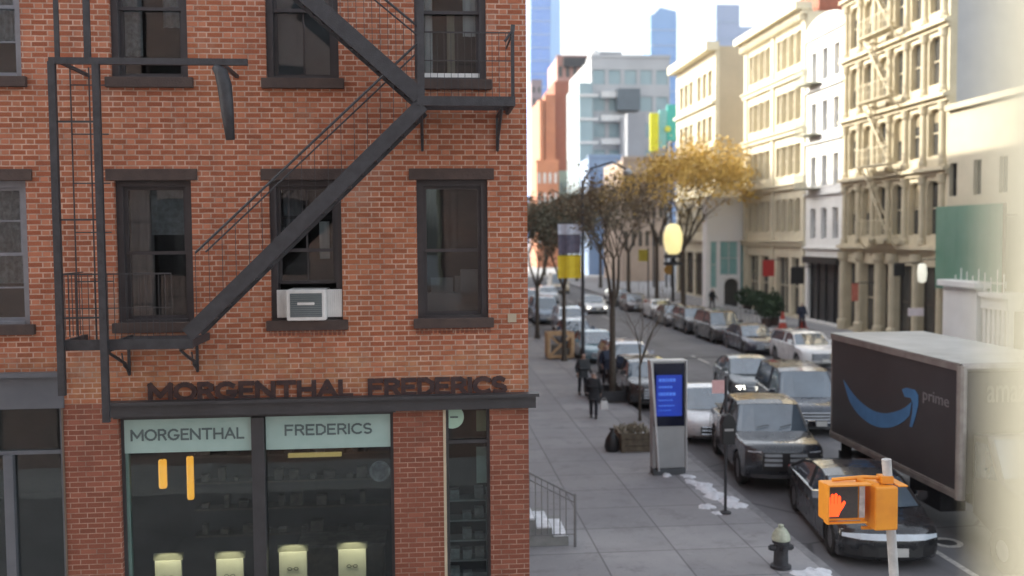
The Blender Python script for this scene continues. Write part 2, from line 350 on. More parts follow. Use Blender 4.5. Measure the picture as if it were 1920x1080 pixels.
class T:
    """a thing: an Empty at its base that parents its parts. World-coordinate parts unless local=True"""
    def __init__(s, name, label, cat, loc=(0, 0, 0), rot=0.0, group=None, local=False):
        o = bpy.data.objects.new(name, None); COL.objects.link(o); o.location = loc; o.rotation_euler = (0, 0, rot)
        o['label'] = label; o['category'] = cat
        if group: o['group'] = group
        o.empty_display_size = 0.3
        s.o = o; s.org = Vector((0, 0, 0)) if local else Vector(loc)
    def part(s, mb, name, mat, parent=None, **k): return mb.build(name, mat, parent or s.o, s.org, **k)
def tag(o, label, cat, group=None):
    o['label'] = label; o['category'] = cat
    if group: o['group'] = group
    return o
def setting(o, kind='structure'): o['kind'] = kind; return o
def copy_tree(o, parent=None):
    c = o.copy(); COL.objects.link(c)
    if parent is not None: c.parent = parent
    for ch in list(o.children):
        copy_tree(ch, c)
    return c
GLYPH = {'M': [(0, 0, 0, 1), (0, 1, .5, .25), (.5, .25, 1, 1), (1, 1, 1, 0)], 'N': [(0, 0, 0, 1), (0, 1, .8, 0), (.8, 0, .8, 1)], 'T': [(.4, 0, .4, 1), (0, 1, .8, 1)],
 'H': [(0, 0, 0, 1), (.75, 0, .75, 1), (0, .5, .75, .5)], 'A': [(0, 0, .42, 1), (.42, 1, .84, 0), (.16, .34, .68, .34)], 'L': [(0, 0, 0, 1), (0, 0, .55, 0)],
 'E': [(0, 0, 0, 1), (0, 1, .58, 1), (0, .52, .5, .52), (0, 0, .58, 0)], 'F': [(0, 0, 0, 1), (0, 1, .58, 1), (0, .52, .5, .52)], 'I': [(0, 0, 0, 1)],
 'R': [(0, 0, 0, 1), (0, 1, .4, 1), (.4, 1, .58, .86), (.58, .86, .58, .64), (.58, .64, .4, .5), (.4, .5, 0, .5), (.34, .5, .62, 0)],
 'D': [(0, 0, 0, 1), (0, 1, .35, 1), (.35, 1, .65, .75), (.65, .75, .65, .25), (.65, .25, .35, 0), (.35, 0, 0, 0)]}
def _arc(cx, cy, rx, ry, a0, a1, k):
    p = [(cx + rx * cos(R(a0 + (a1 - a0) * i / k)), cy + ry * sin(R(a0 + (a1 - a0) * i / k))) for i in range(k + 1)]
    return [(a[0], a[1], b[0], b[1]) for a, b in zip(p, p[1:])]
GLYPH['O'] = _arc(.47, .5, .47, .5, 0, 360, 14); GLYPH['C'] = _arc(.45, .5, .45, .5, 50, 310, 10); GLYPH['G'] = _arc(.46, .5, .46, .5, 45, 345, 11) + [(.92, .42, .55, .42)]
GLYPH['S'] = _arc(.28, .74, .28, .26, 40, 270, 7) + _arc(.28, .24, .29, .24, 90, -140, 7)
def stroke_letters(body, cap, width, fn, thick, depth):
    """each letter of 'body' as its own mesh builder made of plain strokes; fn(u, v, n) lays them on a surface"""
    def gw(c): return .45 if c == ' ' else max(max(q[0], q[2]) for q in GLYPH[c])
    tot = sum(gw(c) for c in body); gap = .26; n = len(body) - 1; su = (width - thick) / (tot + gap * n); u = thick / 2; out = []
    for c in body:
        if c != ' ':
            m = MB()
            for k, (a, b, c2, d) in enumerate(GLYPH[c]):
                P0 = Vector((u + a * su, thick / 2 + b * (cap - thick))); P1 = Vector((u + c2 * su, thick / 2 + d * (cap - thick))); dr = (P1 - P0).normalized(); nr = Vector((-dr.y, dr.x)) * thick / 2; e = dr * thick * .42
                q = [P0 - e - nr, P1 + e - nr, P1 + e + nr, P0 - e + nr]; dz = depth * (1 + .04 * (k % 4))
                m.hexa([fn(p.x, p.y, 0) for p in q] + [fn(p.x, p.y, dz) for p in q])
            out.append((c, m))
        u += (gw(c) + gap) * su
    return out
def text_mb(body, size, fn, depth, width=None, font_scale=1.0, offset=0.0, bold=0.0):
    """flat text as a solid; fn(u, v, n) maps it onto a surface; scaled to 'width' when given; 'size' is the cap height"""
    cu = bpy.data.curves.new('text', 'FONT'); cu.body = body; cu.size = 1.0; cu.extrude = 0.5; cu.offset = bold; cu.resolution_u = 3
    ob = bpy.data.objects.new('text', cu); COL.objects.link(ob)
    bpy.context.view_layer.update()
    me = bpy.data.meshes.new_from_object(ob.evaluated_get(bpy.context.evaluated_depsgraph_get()))
    xs = [v.co.x for v in me.vertices]; ys = [v.co.y for v in me.vertices]
    x0, x1, y0, y1 = min(xs), max(xs), min(ys), max(ys)
    su = (width / (x1 - x0)) if width else size / (y1 - y0); sv = size / (y1 - y0)
    m = MB(); m.v = [Vector(fn((v.co.x - x0) * su, (v.co.y - y0) * sv, (v.co.z + 0.5) * depth)) for v in me.vertices]
    m.f = [tuple(p.vertices) for p in me.polygons]
    COL.objects.unlink(ob); bpy.data.objects.remove(ob); bpy.data.curves.remove(cu); bpy.data.meshes.remove(me)
    return m
# ------------------------------------------------------------------ ground, road, pavements
F = 13.4                       # distance of the brick front
XC = onY(990, 600, F).x        # its corner on the avenue
XK = 7.35                      # near kerb of the avenue
XR0, XF = 18.4, 27.0           # far kerb, far house fronts
setting(MB().q((-900, -300, 0), (1500, -300, 0), (1500, 2500, 0), (-900, 2500, 0)).build('ground', 'asphalt'))
def pave_mat():
    m, nt, b = new_mat('concrete flags'); g = NG(nt)
    tc = nt.nodes.new('ShaderNodeTexCoord'); ob = tc.outputs['Object']; sp = nt.nodes.new('ShaderNodeSeparateXYZ'); nt.links.new(ob, sp.inputs[0])
    W = 1.52
    def joint(s, off):
        q = g.m('DIVIDE', g.m('ADD', s, off), W); f = g.m('FRACT', q)
        return g.m('MINIMUM', f, g.m('SUBTRACT', 1.0, f)), g.m('FLOOR', q)
    dx, ix = joint(sp.outputs[0], 100.1); dy, iy = joint(sp.outputs[1], 100.4)
    j = g.m('SUBTRACT', 1.0, g.ramp(g.m('MINIMUM', dx, dy), 0.006, 0.017))
    cb = nt.nodes.new('ShaderNodeCombineXYZ'); g.put(cb.inputs[0], ix); g.put(cb.inputs[1], iy)
    wn = nt.nodes.new('ShaderNodeTexWhiteNoise'); wn.noise_dimensions = '2D'; nt.links.new(cb.outputs[0], wn.inputs[0])
    base = g.mix(wn.outputs[0], (0.275, 0.275, 0.285), (0.335, 0.335, 0.345))
    n1 = g.noise(ob, 0.55, 6.0, 0.65); base = g.mix(g.m('MULTIPLY', g.ramp(n1, 0.45, 0.75), 0.6), base, (0.21, 0.21, 0.225))
    n2 = g.noise(ob, 5.0, 6.0, 0.7); base = g.mix(g.m('MULTIPLY', g.ramp(n2, 0.55, 0.72), 0.35), base, (0.36, 0.36, 0.37))
    n4 = g.noise(ob, 1.6, 7.0, 0.75); base = g.mix(g.m('MULTIPLY', g.ramp(n4, 0.53, 0.66), 0.45), base, (0.16, 0.155, 0.16))
    n3 = g.noise(ob, 22.0, 2.0, 0.5); base = g.mix(g.m('MULTIPLY', g.ramp(n3, 0.68, 0.74), 0.6), base, (0.09, 0.085, 0.085))
    base = g.mix(g.m('MULTIPLY', j, 0.6), base, (0.09, 0.09, 0.095))
    nt.links.new(base, b.inputs['Base Color']); b.inputs['Roughness'].default_value = 0.85
    bp = nt.nodes.new('ShaderNodeBump'); bp.inputs['Strength'].default_value = 0.4; bp.inputs['Distance'].default_value = 0.01
    nt.links.new(g.m('SUBTRACT', g.m('MULTIPLY', n2, 0.3), j), bp.inputs['Height']); nt.links.new(bp.outputs[0], b.inputs['Normal'])
    return m
M['flags'] = pave_mat()
KZ = 0.15
def slab(name, poly, inset=0.16):
    """pavement with a granite kerb round a polygon (counter-clockwise)"""
    m = MB().prism(poly, lambda u, v, n: (u, v, n), 0.0, KZ - 0.004); setting(m.build(name, 'flags'))
    return poly
SY = 9.6
arc = [(XK - 3.2 + 3.2 * cos(a), SY + 3.2 + 3.2 * sin(a)) for a in [R(-90 + 9 * k) for k in range(11)]]
slab('sidewalk', [(-45, SY)] + arc + [(XK, 58.0), (-45, 58.0)])
slab('sidewalk', [(-45, 66.0), (XK - 0.6, 66.0), (XK, 66.8), (XK, 300.0), (-45, 300.0)])
slab('sidewalk', [(XR0, 35.0), (120, 35.0), (120, 300.0), (XR0, 300.0)])
slab('sidewalk', [(-45, -20.0), (5.0, -20.0), (5.0, 3.0), (-45, 3.0)])
k = MB()
path = [(-45, SY)] + arc + [(XK, 58.0)]
for a, b in zip(path, path[1:]):
    d = Vector((b[0] - a[0], b[1] - a[1], 0)).normalized(); nrm = Vector((d.y, -d.x, 0))
    A = Vector((a[0], a[1], 0)); B = Vector((b[0], b[1], 0))
    P = [A + nrm * 0.012, B + nrm * 0.012, B - nrm * 0.17, A - nrm * 0.17]
    k.hexa([p + Vector((0, 0, 0.0)) for p in P] + [p + Vector((0, 0, KZ)) for p in P])
k.box(XK - 0.17, XK + 0.012, 66.8, 300, 0, KZ); k.box(XR0 - 0.012, XR0 + 0.17, 35, 300, 0, KZ)
setting(k.build('kerb', 'curb', weld=False))
# markings
ml = MB()
for y0, y1 in ((5, 7.5), (10.2, 19.2), (28, 31), (38, 41), (49, 52), (72, 75), (84, 87), (96, 99)): ml.box(9.92, 10.05, y0, y1, 0.0, 0.004)
for y0 in (28, 37, 46, 72, 81, 90, 99, 110): ml.box(13.7, 13.83, y0, y0 + 3, 0.0, 0.004)
setting(ml.build('lane_marking', 'paintline', weld=False))
# tar repair band across the avenue
setting(MB().q((10.2, 47.6, 0.006), (XR0 - .1, 48.2, 0.006), (XR0 - .1, 48.7, 0.006), (10.2, 48.1, 0.006)).build('road_patch', MAT('tar patch', (0.05, 0.05, 0.053), rough=0.8)))
mh = T('manhole_cover', 'round manhole with a worn pale ring in the road under the truck front', 'manhole', (10.72, 19.9, 0))
g0 = gnd(1775, 1018); mh.o.location = (g0.x, g0.y, 0); mh.org = Vector(mh.o.location)
a = MB()
for j in range(24):
    t0, t1 = 2 * pi * j / 24, 2 * pi * (j + 1) / 24
    def rp(r, t): return (g0.x + r * cos(t), g0.y + r * sin(t))
    p = [rp(.2, t0), rp(.31, t0), rp(.31, t1), rp(.2, t1)]
    a.hexa([(x, y, 0.0) for x, y in p] + [(x, y, .012) for x, y in p])
mh.part(a, 'ring', 'paintline'); mh.part(MB().lathe((g0.x, g0.y, 0), [(.2, 0), (.2, .008)], 24), 'cover', 'iron')
# snow left by the kerb
random.seed(5)
def snow_lump(px, py, r, h, sq=0.5, seed=0):
    g = gnd(px, py, KZ); rd = random.Random(seed); m = MB(); n = 22; K = 5; ph = [rd.uniform(0, 6) for _ in range(4)]; rings = []
    for k in range(K + 1):
        t = k / K; i = len(m.v)
        for j in range(n):
            a = 2 * pi * j / n; rr = r * (1 + .28 * sin(2 * a + ph[0]) + .16 * sin(5 * a + ph[1]) + .08 * sin(9 * a + ph[2]))
            q = rr * (1 - t * 0.98); z = h * (1 - (1 - t) ** 2.2) + rd.uniform(-.012, .012) * (k > 0)
            m.v.append(Vector((g.x + q * cos(a) * sq * 1.3, g.y + q * sin(a), KZ - 0.01 + max(0, z))))
        rings.append(i)
    for a, b in zip(rings, rings[1:]):
        for j in range(n): m.f.append((a + j, a + (j + 1) % n, b + (j + 1) % n, b + j))
    m.f.append(tuple(rings[-1] + j for j in range(n)))
    return m
sn = MB()
for i, (px, py, r, h) in enumerate(((1322, 914, .46, .07), (1342, 930, .36, .09), (1368, 940, .42, .08), (1325, 950, .26, .05), (1385, 948, .28, .07), (1300, 905, .3, .05), (1247, 889, .26, .08), (1345, 962, .16, .04), (1530, 1075, .42, .05), (1290, 893, .25, .04), (1513, 1082, .35, .04))):
    q = snow_lump(px, py, r, h, seed=i); b = len(sn.v); sn.v += q.v; sn.f += [tuple(b + x for x in f) for f in q.f]
setting(sn.build('snow_patch', 'snow', weld=False, smooth=True), 'stuff')

# ------------------------------------------------------------------ the brick corner building
fr = Fr((0, F, 0), (1, 0, 0), (0, -1, 0))
def fx(px, py=467): return onY(px, py, F).x
def fz(py, px=700): return onY(px, py, F).z
bl = T('brick_building', 'red brick corner building with a shop on its ground floor, filling the left half', 'building', (XC - 4, F, 0))
XL = fx(-420); TOP = 16.9
cols = [(fx(-95), fx(52)), (fx(217), fx(361)), (fx(506), fx(641)), (fx(782), fx(915))]
zl0, zl1 = fz(600), fz(336); zu0, zu1 = fz(150), fz(150) + (zl1 - zl0)
shopL = (XL + .6, fx(118, 850), 0.16, fz(702, 60)); shopM = (fx(224, 850), fx(738, 850), 0.55, fz(766)); shopR = (fx(832, 850), fx(919, 850), 0.55, fz(766))
holes = [(a, b, zu0 + 6.5, zu1 + 6.5) for a, b in cols] + [(a, b, zl0, zl1) for a, b in cols] + [(a, b, zu0, zu1) for a, b in cols] + [(a, b, zu0 + 3.25, zu1 + 3.25) for a, b in cols]
zbeam = fz(745)
XP = fx(118, 720)
w1 = MB().wall(fr, XL, XC, zbeam, TOP, [(a, b, max(c, zbeam), d) for a, b, c, d in holes + [shopL] if d > zbeam], 0.32)
sf = Fr((XC, F, 0), (0, 1, 0), (1, 0, 0))
side_holes = [(2 + i * 2.6, 3.1 + i * 2.6, z, z + 2.0) for i in range(4) for z in (zl0, zu0, zu0 + 3.25)]
w1.wall(sf, 0.32, 11, zbeam, TOP, side_holes, 0.32)
bl.part(w1, 'wall', 'brick', weld=False)
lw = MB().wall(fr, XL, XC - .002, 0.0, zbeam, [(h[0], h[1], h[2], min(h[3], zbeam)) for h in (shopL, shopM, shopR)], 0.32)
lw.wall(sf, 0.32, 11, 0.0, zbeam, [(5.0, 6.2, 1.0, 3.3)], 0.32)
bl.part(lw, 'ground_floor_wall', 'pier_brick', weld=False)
bl.part(MB().box(XL, XC - .33, F + .33, F + 10.9, TOP - .3, TOP - .1), 'roof', 'roof')
cn = MB().fbox(fr, XL, XC + .22, TOP, TOP + .5, -.32, .32); cn.fbox(fr, XL, XC + .12, TOP - .35, TOP - .003, .003, .16)
bl.part(cn, 'cornice', 'brownstone')
# rooms behind the glass: floors, back wall, party walls
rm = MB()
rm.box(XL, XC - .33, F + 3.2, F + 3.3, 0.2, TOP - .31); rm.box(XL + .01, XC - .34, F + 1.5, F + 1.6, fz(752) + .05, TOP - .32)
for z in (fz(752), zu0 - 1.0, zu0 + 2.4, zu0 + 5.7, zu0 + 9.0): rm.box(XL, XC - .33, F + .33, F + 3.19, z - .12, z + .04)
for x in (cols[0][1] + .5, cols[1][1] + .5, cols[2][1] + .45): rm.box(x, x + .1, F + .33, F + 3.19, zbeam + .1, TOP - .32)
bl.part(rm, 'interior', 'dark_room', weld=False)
# shop beam above the glass
bm_ = MB().fbox(fr, fx(206, 756), XC + .09, fz(771, 600), fz(749, 600), .003, .13)
bm_.fbox(fr, fx(202, 750), XC + .13, fz(749, 600) + .001, fz(743, 600), .003, .19)
bm_.fbox(fr, fx(214, 756), fx(738), shopM[3] - .05, fz(771, 600) - .002, -.04, .06)
bl.part(bm_, 'storefront_beam', 'beam')
gf = MB().fbox(fr, XL, fx(120, 730), fz(766, 60), fz(706, 60), -.10, .03); gf.fbox(fr, XL, fx(124, 730), fz(706, 60) + .001, fz(697, 60), .003, .12)
bl.part(gf, 'fascia', 'fascia')
def sash(m, a, b, c, d, n0, n1, t=.045, mun=(), hor=()):
    m.fbox(fr, a, a + t, c, d, n0, n1); m.fbox(fr, b - t, b, c, d, n0, n1); m.fbox(fr, a + t, b - t, c, c + t, n0, n1); m.fbox(fr, a + t, b - t, d - t, d, n0, n1)
    for x in mun: m.fbox(fr, x - .011, x + .011, c + t, d - t, n0 + .004, n1 - .004)
    for z in hor: m.fbox(fr, a + t, b - t, z - .011, z + .011, n0 + .006, n1 - .006)
def brick_window(a, b, c, d, kind, frame='frame', lintel=True):
    f = MB(); t = .09
    f.fbox(fr, a, a + t, c, d, -.30, -.07); f.fbox(fr, b - t, b, c, d, -.30, -.07); f.fbox(fr, a + t, b - t, d - t, d, -.30, -.07); f.fbox(fr, a + t, b - t, c, c + .05, -.30, -.05)
    win = bl.part(f, 'window', frame)
    A, B, C, D = a + t, b - t, c + .05, d - t; mid = (C + D) / 2; cx = (A + B) / 2
    s = MB()
    if kind == 'ac':
        sash(s, A, B, mid, D, -.17, -.13, mun=(cx,)); lo = C + .46
        sash(s, A, B, lo, lo + (mid - C) + .04, -.215, -.175, mun=(cx,))
    else:
        sash(s, A, B, mid - .02, D, -.17, -.13, mun=(cx,) if kind in ('muntin', 'six') else (), hor=((mid + D) / 2,) if kind == 'six' else ())
        sash(s, A, B, C, mid + .03, -.215, -.175, mun=(cx,) if kind in ('muntin', 'six') else (), hor=((mid + C) / 2,) if kind == 'six' else ())
    bl.part(s, 'sash', frame, parent=win)
    gm = MB().fbox(fr, A + .02, B - .02, mid, D - .02, -.153, -.149)
    gm.fbox(fr, A + .02, B - .02, (C + .47 if kind == 'ac' else C + .02), mid, -.197, -.193)
    bl.part(gm, 'pane', 'glass', parent=win, weld=False)
    l = MB().fbox(fr, a - .10, b + .09, d - .01, d + .145, -.06, .035)
    if lintel: bl.part(l, 'lintel', 'brownstone', parent=win, bevel=.008)
    sl_ = MB().fbox(fr, a - .06, b + .07, c - .125, c + .012, -.31, .075)
    bl.part(sl_, 'sill', 'brownstone', parent=win, bevel=.008)
    def sheet(x0, x1, z0, z1, amp, mt, nm, n=-.30, k=9):
        m = MB(); st = max(2, int((x1 - x0) * k * 4))
        for i in range(st):
            xa, xb = x0 + (x1 - x0) * i / st, x0 + (x1 - x0) * (i + 1) / st
            ya, yb = n + amp * sin(xa * k * 6.28), n + amp * sin(xb * k * 6.28)
            m.q(fr.p(xa, z0, ya), fr.p(xb, z0, yb), fr.p(xb, z1, yb), fr.p(xa, z1, ya))
        bl.part(m, nm, mt, parent=win, smooth=True)
    if kind == 'muntin': sheet(A, B, C, D, .0, 'blind', 'blind', -.26)
    if kind == 'plain': sheet(A, A + .3, C, D, .02, 'blind', 'curtain', -.42); sheet(A + .3, B, mid + .25, D, .0, 'curtain', 'blind', -.33)
    if kind == 'curtains': sheet(A, A + .25, C + .3, D, .02, 'curtain', 'curtain', -.34); sheet(cx + .1, B, mid - .2, D, .02, 'curtain', 'curtain', -.36)
    if kind == 'ac': sheet(B - .24, B - .1, mid - .1, mid + .42, .012, 'white', 'curtain', -.25); sheet(A + .05, A + .3, mid + .25, D, .02, 'blind', 'curtain', -.36)
    if kind == 'six': sheet(A, B, C + .5, D, .03, 'curtain', 'curtain', -.36)
    if kind == 'desk':
        m = MB().fbox(fr, A, B, C - .02, C + .28, -.9, -.5); m.fbox(fr, A + .1, A + .42, C + .28, C + .5, -.7, -.66); m.fbox(fr, cx + .05, cx + .2, C + .28, C + .52, -.8, -.66); m.fbox(fr, B - .28, B - .03, C + .1, C + .62, -.62, -.5)
        bl.part(m, 'desk_clutter', 'blind', parent=win)
        sheet(A + .02, A + .5, mid, D, .01, 'dark_room', 'curtain', -.5)
    if kind == 'bright':
        sheet(A + .02, A + .16, C + .05, D - .2, .015, 'white', 'curtain', -.245); sheet(A + .36, A + .47, C + .1, mid + .05, .015, 'tan_wall', 'curtain', -.25)
        m = MB().fbox(fr, A, B, C + .0, C + .07, -.17, -.12); bl.part(m, 'inner_ledge', 'white', parent=win)
        sheet(B - .22, B - .04, mid - .3, D, .015, 'white', 'curtain', -.26)
for (a, b), kind in zip(cols, ('six', 'plain', 'ac', 'desk')): brick_window(a, b, zl0, zl1, kind, 'grey_frame' if kind == 'six' else 'frame')
for (a, b), kind in zip(cols, ('six', 'curtains', 'muntin', 'bright')): brick_window(a, b, zu0, zu1, kind, 'grey_frame' if kind == 'six' else 'frame')
for (a, b), kind in zip(cols, ('plain',) * 4): brick_window(a, b, zu0 + 3.25, zu1 + 3.25, kind); brick_window(a, b, zu0 + 6.5, zu1 + 6.5, kind)
# soldier course of darker brick ends under the lower sills
for a, b in cols[2:]:
    n = 17; sc_ = MB()
    for i in range(n):
        x = a - .04 + (b - a + .08) * i / n
        sc_.fbox(fr, x + .008, x + (b - a + .08) / n - .012, zl0 - .20, zl0 - .128, .0, .006)
    bl.part(sc_, 'soldier_course', 'pier_brick', weld=False)
# painted-metal wall letters above the beam
zt0, zt1 = fz(748, 600), fz(713, 600)
wl = T('wall_lettering', 'dark worn letters spelling the shop name along the brick above the storefront beam', 'lettering', (fx(610, 730), F, zt0))
for c_, m in stroke_letters('MORGENTHAL FREDERICS', zt1 - zt0, fx(950, 730) - fx(278, 730), lambda u, v, n: fr.p(fx(278, 730) + u, zt0 + v + .012, .004 + n), .062, .03): wl.part(m, 'letter', 'letter_dark', weld=False)
# little intercom plate right of the last window
p = MB().fbox(fr, fx(952, 600), fx(968, 600), fz(608), fz(592), .0, .03); tag(p.build('wall_plate', MAT('beige plate', (.45, .38, .28), rough=.7)), 'small beige square plate on the brick near the corner', 'wall plate')

# storefront frames and glass
zs = fz(845); 
mullx = (fx(471, 850), fx(495, 850))
def frame_ring(m, a, b, c, d, t, n0, n1):
    m.fbox(fr, a, a + t, c, d, n0, n1); m.fbox(fr, b - t, b, c, d, n0, n1); m.fbox(fr, a + t, b - t, c, c + t, n0, n1); m.fbox(fr, a + t, b - t, d - t, d, n0, n1)
f = MB(); frame_ring(f, shopM[0], shopM[1], shopM[2], shopM[3] - .05, .045, -.22, -.08)
f.fbox(fr, mullx[0], mullx[1], shopM[2] + .045, shopM[3] - .095, -.22, -.02)
sw = bl.part(f, 'shop_window', 'beam')
bl.part(MB().fbox(fr, shopM[0] + .046, shopM[0] + .085, shopM[2] + .05, shopM[3] - .1, -.2, -.10), 'frame', 'green_frame', parent=sw)
gl_ = MB().fbox(fr, shopM[0] + .05, mullx[0], shopM[2] + .05, shopM[3] - .1, -.15, -.142); gl_.fbox(fr, mullx[1], shopM[1] - .05, shopM[2] + .05, shopM[3] - .1, -.15, -.142)
bl.part(gl_, 'pane', 'shop_glass', parent=sw, weld=False)
f = MB(); frame_ring(f, shopR[0] + .035, shopR[1], shopR[2], shopR[3], .04, -.22, -.08)
zr = fz(832); f.fbox(fr, shopR[0] + .075, shopR[1] - .04, zr - .05, zr, -.2, -.1)
sr = bl.part(f, 'shop_window', 'beam')
bl.part(MB().fbox(fr, shopR[0] - .005, shopR[0] + .034, shopR[2], shopR[3] + .02, -.22, .012), 'frame', MAT('cream frame', (.55, .47, .34), rough=.6), parent=sr)
bl.part(MB().fbox(fr, shopR[0] + .06, shopR[1] - .02, shopR[2] + .02, shopR[3] - .02, -.15, -.142), 'pane', 'shop_glass', parent=sr)
# left neighbour shop inside the same front
f = MB(); z1 = fz(768, 60); f.fbox(fr, XL + .6, shopL[1], fz(848, 60) - .05, fz(848, 60), -.2, -.1)
for px in (-260, -120, 12): f.fbox(fr, fx(px - 9, 900), fx(px + 9, 900), .16, fz(848, 60) - .051, -.2, -.06)
f.fbox(fr, shopL[1] - .05, shopL[1], .16, z1, -.2, -.06); f.fbox(fr, XL + .6, shopL[1] - .051, .16, .7, -.19, -.08)
sn_ = bl.part(f, 'shop_window', 'fascia')
bl.part(MB().fbox(fr, XL + .62, shopL[1] - .02, .2, z1, -.15, -.142), 'pane', 'shop_glass', parent=sn_)
bl.part(MB().fbox(fr, shopL[1] + .001, shopL[1] + .02, .16, z1, -.3, .02), 'edge_strip', MAT('bronze strip', (.16, .12, .09), rough=.5), parent=sn_)

# shop sign panels
def panel(px0, px1, pt, pb, body, t0, t1, cap0, cap1, lab):
    a, b = fx(px0, 810), fx(px1, 810); c, d = fz(pb, (px0 + px1) / 2), fz(pt, (px0 + px1) / 2)
    t = T('shop_sign', lab, 'shop sign', ((a + b) / 2, F - .1, c), group='pale green sign panels over the shop windows')
    t.part(MB().fbox(fr, a, b, c, d, -.14 + .003, -.085), 'panel', 'mint', bevel=.004)
    zc0, zc1 = fz(cap1, px0 + 100), fz(cap0, px0 + 100)
    for c_, m in stroke_letters(body, zc1 - zc0, fx(t1, 810) - fx(t0, 810), lambda u, v, n: fr.p(fx(t0, 810) + u, zc0 + v, -.0848 + n), .026, .008): t.part(m, 'letter', 'sign_grey', weld=False)
panel(226, 470, 783, 850, 'MORGENTHAL', 241, 456, 806, 828, 'pale green shop sign panel reading MORGENTHAL in grey capitals')
panel(496, 733, 776, 843, 'FREDERICS', 532, 697, 797, 818, 'pale green shop sign panel reading FREDERICS in grey capitals')
# shop interior things
t = T('wall_shelves', 'dim display shelves with small goods along the back of the shop', 'shelves', (fx(480), F + 2.9, .2)); s = MB(); s2 = MB(); rd = random.Random(21)
for z in (1.3, 1.75, 2.2, 2.65): s.box(shopM[0] + .3, shopM[1] - .2, F + 2.85, F + 3.15, z, z + .03)
for z in (1.33, 1.78, 2.23, 2.68):
    x = shopM[0] + .4
    while x < shopM[1] - .5: ww = rd.uniform(.06, .2); s2.box(x, x + ww, F + 2.9, F + 3.05, z, z + rd.uniform(.05, .22)); x += ww + rd.uniform(.05, .3)
t.part(s, 'shelf', 'bark', weld=False); t.part(s2, 'goods', 'goods', weld=False)
t = T('shop_counter', 'long dark counter with pale top inside the shop', 'counter', (fx(600), F + 1.6, .2)); t.part(MB().box(fx(520), fx(700), F + 1.5, F + 2.1, .2, 1.5), 'base', 'bark'); t.part(MB().box(fx(516), fx(704), F + 1.46, F + 2.14, 1.501, 1.54), 'top', 'goods')
lampm = EMIT('warm lamp glow', (1.0, 0.50, 0.06), 0.5, (1.0, .36, .03), 9)
for i, (px, y0, y1, wpx, lab) in enumerate(((306, 862, 915, 15, 'short yellow glowing tube lamp hanging in the left shop window'), (358, 856, 936, 13, 'long yellow glowing tube lamp hanging in the left shop window'))):
    P0 = onY(px, y1, F + .8); P1 = onY(px, y0, F + .8); r = wpx / 2 / 1800 * (F + .8)
    t = T('pendant_lamp', lab, 'lamp', (P0.x, P0.y, P0.z), group='yellow tube lamps in the shop')
    t.part(MB().lathe((P0.x, P0.y, P0.z), [(r * .8, 0), (r, .03), (r, P1.z - P0.z - .02), (r * .85, P1.z - P0.z)], 14), 'lamp_shade', lampm, smooth=False)
    t.part(MB().tube([(P0.x, P0.y, P1.z), (P0.x, P0.y, fz(758))], .006, 6), 'cord', 'black_trim')
P = onY(540, 856, F + 1.0); Q = onY(640, 852, F + 1.0)
tag(MB().box(P.x, Q.x, F + 1.0, F + 1.08, P.z - .02, P.z + .035).build('strip_light', EMIT('strip glow', (1.0, .7, .25), .16)), 'thin warm strip light just below the FREDERICS panel', 'light')
P = onY(712, 884, F + .35)
t = T('round_picture', 'round pale picture hanging at the right edge of the right shop window', 'picture', (P.x, P.y, P.z))
t.part(MB().lathe(P, [(.15, 0), (.15, .02)], 24, axis='y'), 'frame', MAT('pale print', (.50, .50, .55), (.12, .12, .16), rough=.5, scale=11))
t.part(MB().lathe((P.x, P.y - .004, P.z), [(.115, 0), (.115, .01)], 24, axis='y'), 'print', MAT('grey print', (.36, .36, .42), (.05, .05, .08), rough=.5, scale=9))
cardm = MAT('cream display board', (.76, .70, .52), (.62, .56, .40), rough=.6, scale=2.5)
for i, (x0, x1, y0, lab) in enumerate(((290, 340, 1052, 'first from the left'), (405, 456, 1049, 'second from the left'), (523, 575, 1036, 'third from the left, just right of the post'), (634, 686, 1031, 'fourth from the left, by the brick pier'))):
    A = onY(x0, y0, F + .45); B = onY(x1, y0, F + .45)
    t = T('display_board', 'cream display board with eyewear, ' + lab, 'display board', ((A.x + B.x) / 2, F + .45, A.z - .62), group='cream display boards in the shop window')
    t.part(MB().box(A.x, B.x, F + .45, F + .5, A.z - .62, A.z), 'board', cardm, bevel=.003)
    t.part(MB().box(A.x - .02, B.x + .02, F + .46, F + .52, A.z + .001, A.z + .09), 'top_light', MAT('board header', (.30, .27, .18), rough=.6))
    gz = A.z - .24; cx = (A.x + B.x) / 2
    e = MB()
    for s in (-1, 1): e.tube([(cx + s * .045 + .03 * cos(q), F + .43, gz + .022 * sin(q)) for q in [2 * pi * j / 10 for j in range(11)]], .005, 5)
    e.tube([(cx - .02, F + .43, gz), (cx + .02, F + .43, gz)], .004, 5)
    t.part(e, 'eyeglasses', 'black_trim')
    st = MB().box(A.x + .1, B.x - .1, F + .47, F + .52, .57, A.z - .62); t.part(st, 'stand', 'black_trim')
    lt = bpy.data.lights.new('board_light', 'SPOT'); lo = bpy.data.objects.new('board_light', lt); COL.objects.link(lo); lo.parent = t.o
    lt.energy = 6.5; lt.spot_size = R(70); lt.color = (1, .91, .70); lt.shadow_soft_size = .03; lo.location = (0, -.26, .62 + .28)
    lo.rotation_euler = (Vector((0, .30, -.55))).to_track_quat('-Z', 'Y').to_euler()
P = onY(848, 782, F + .12)
t = T('round_sign', 'round pale green sign hung in the top of the narrow corner window', 'sign', (P.x, P.y, P.z))
t.part(MB().lathe(P, [(.165, 0), (.165, .02)], 28, axis='y'), 'disc', MAT('mint disc', (.46, .68, .55), rough=.5))
t.part(MB().box(P.x - .03, P.x + .08, P.y - .008, P.y - .002, P.z - .012, P.z + .012), 'mark', 'sign_grey')
A = onY(893, 838, F + .25); B = onY(915, 905, F + .25)
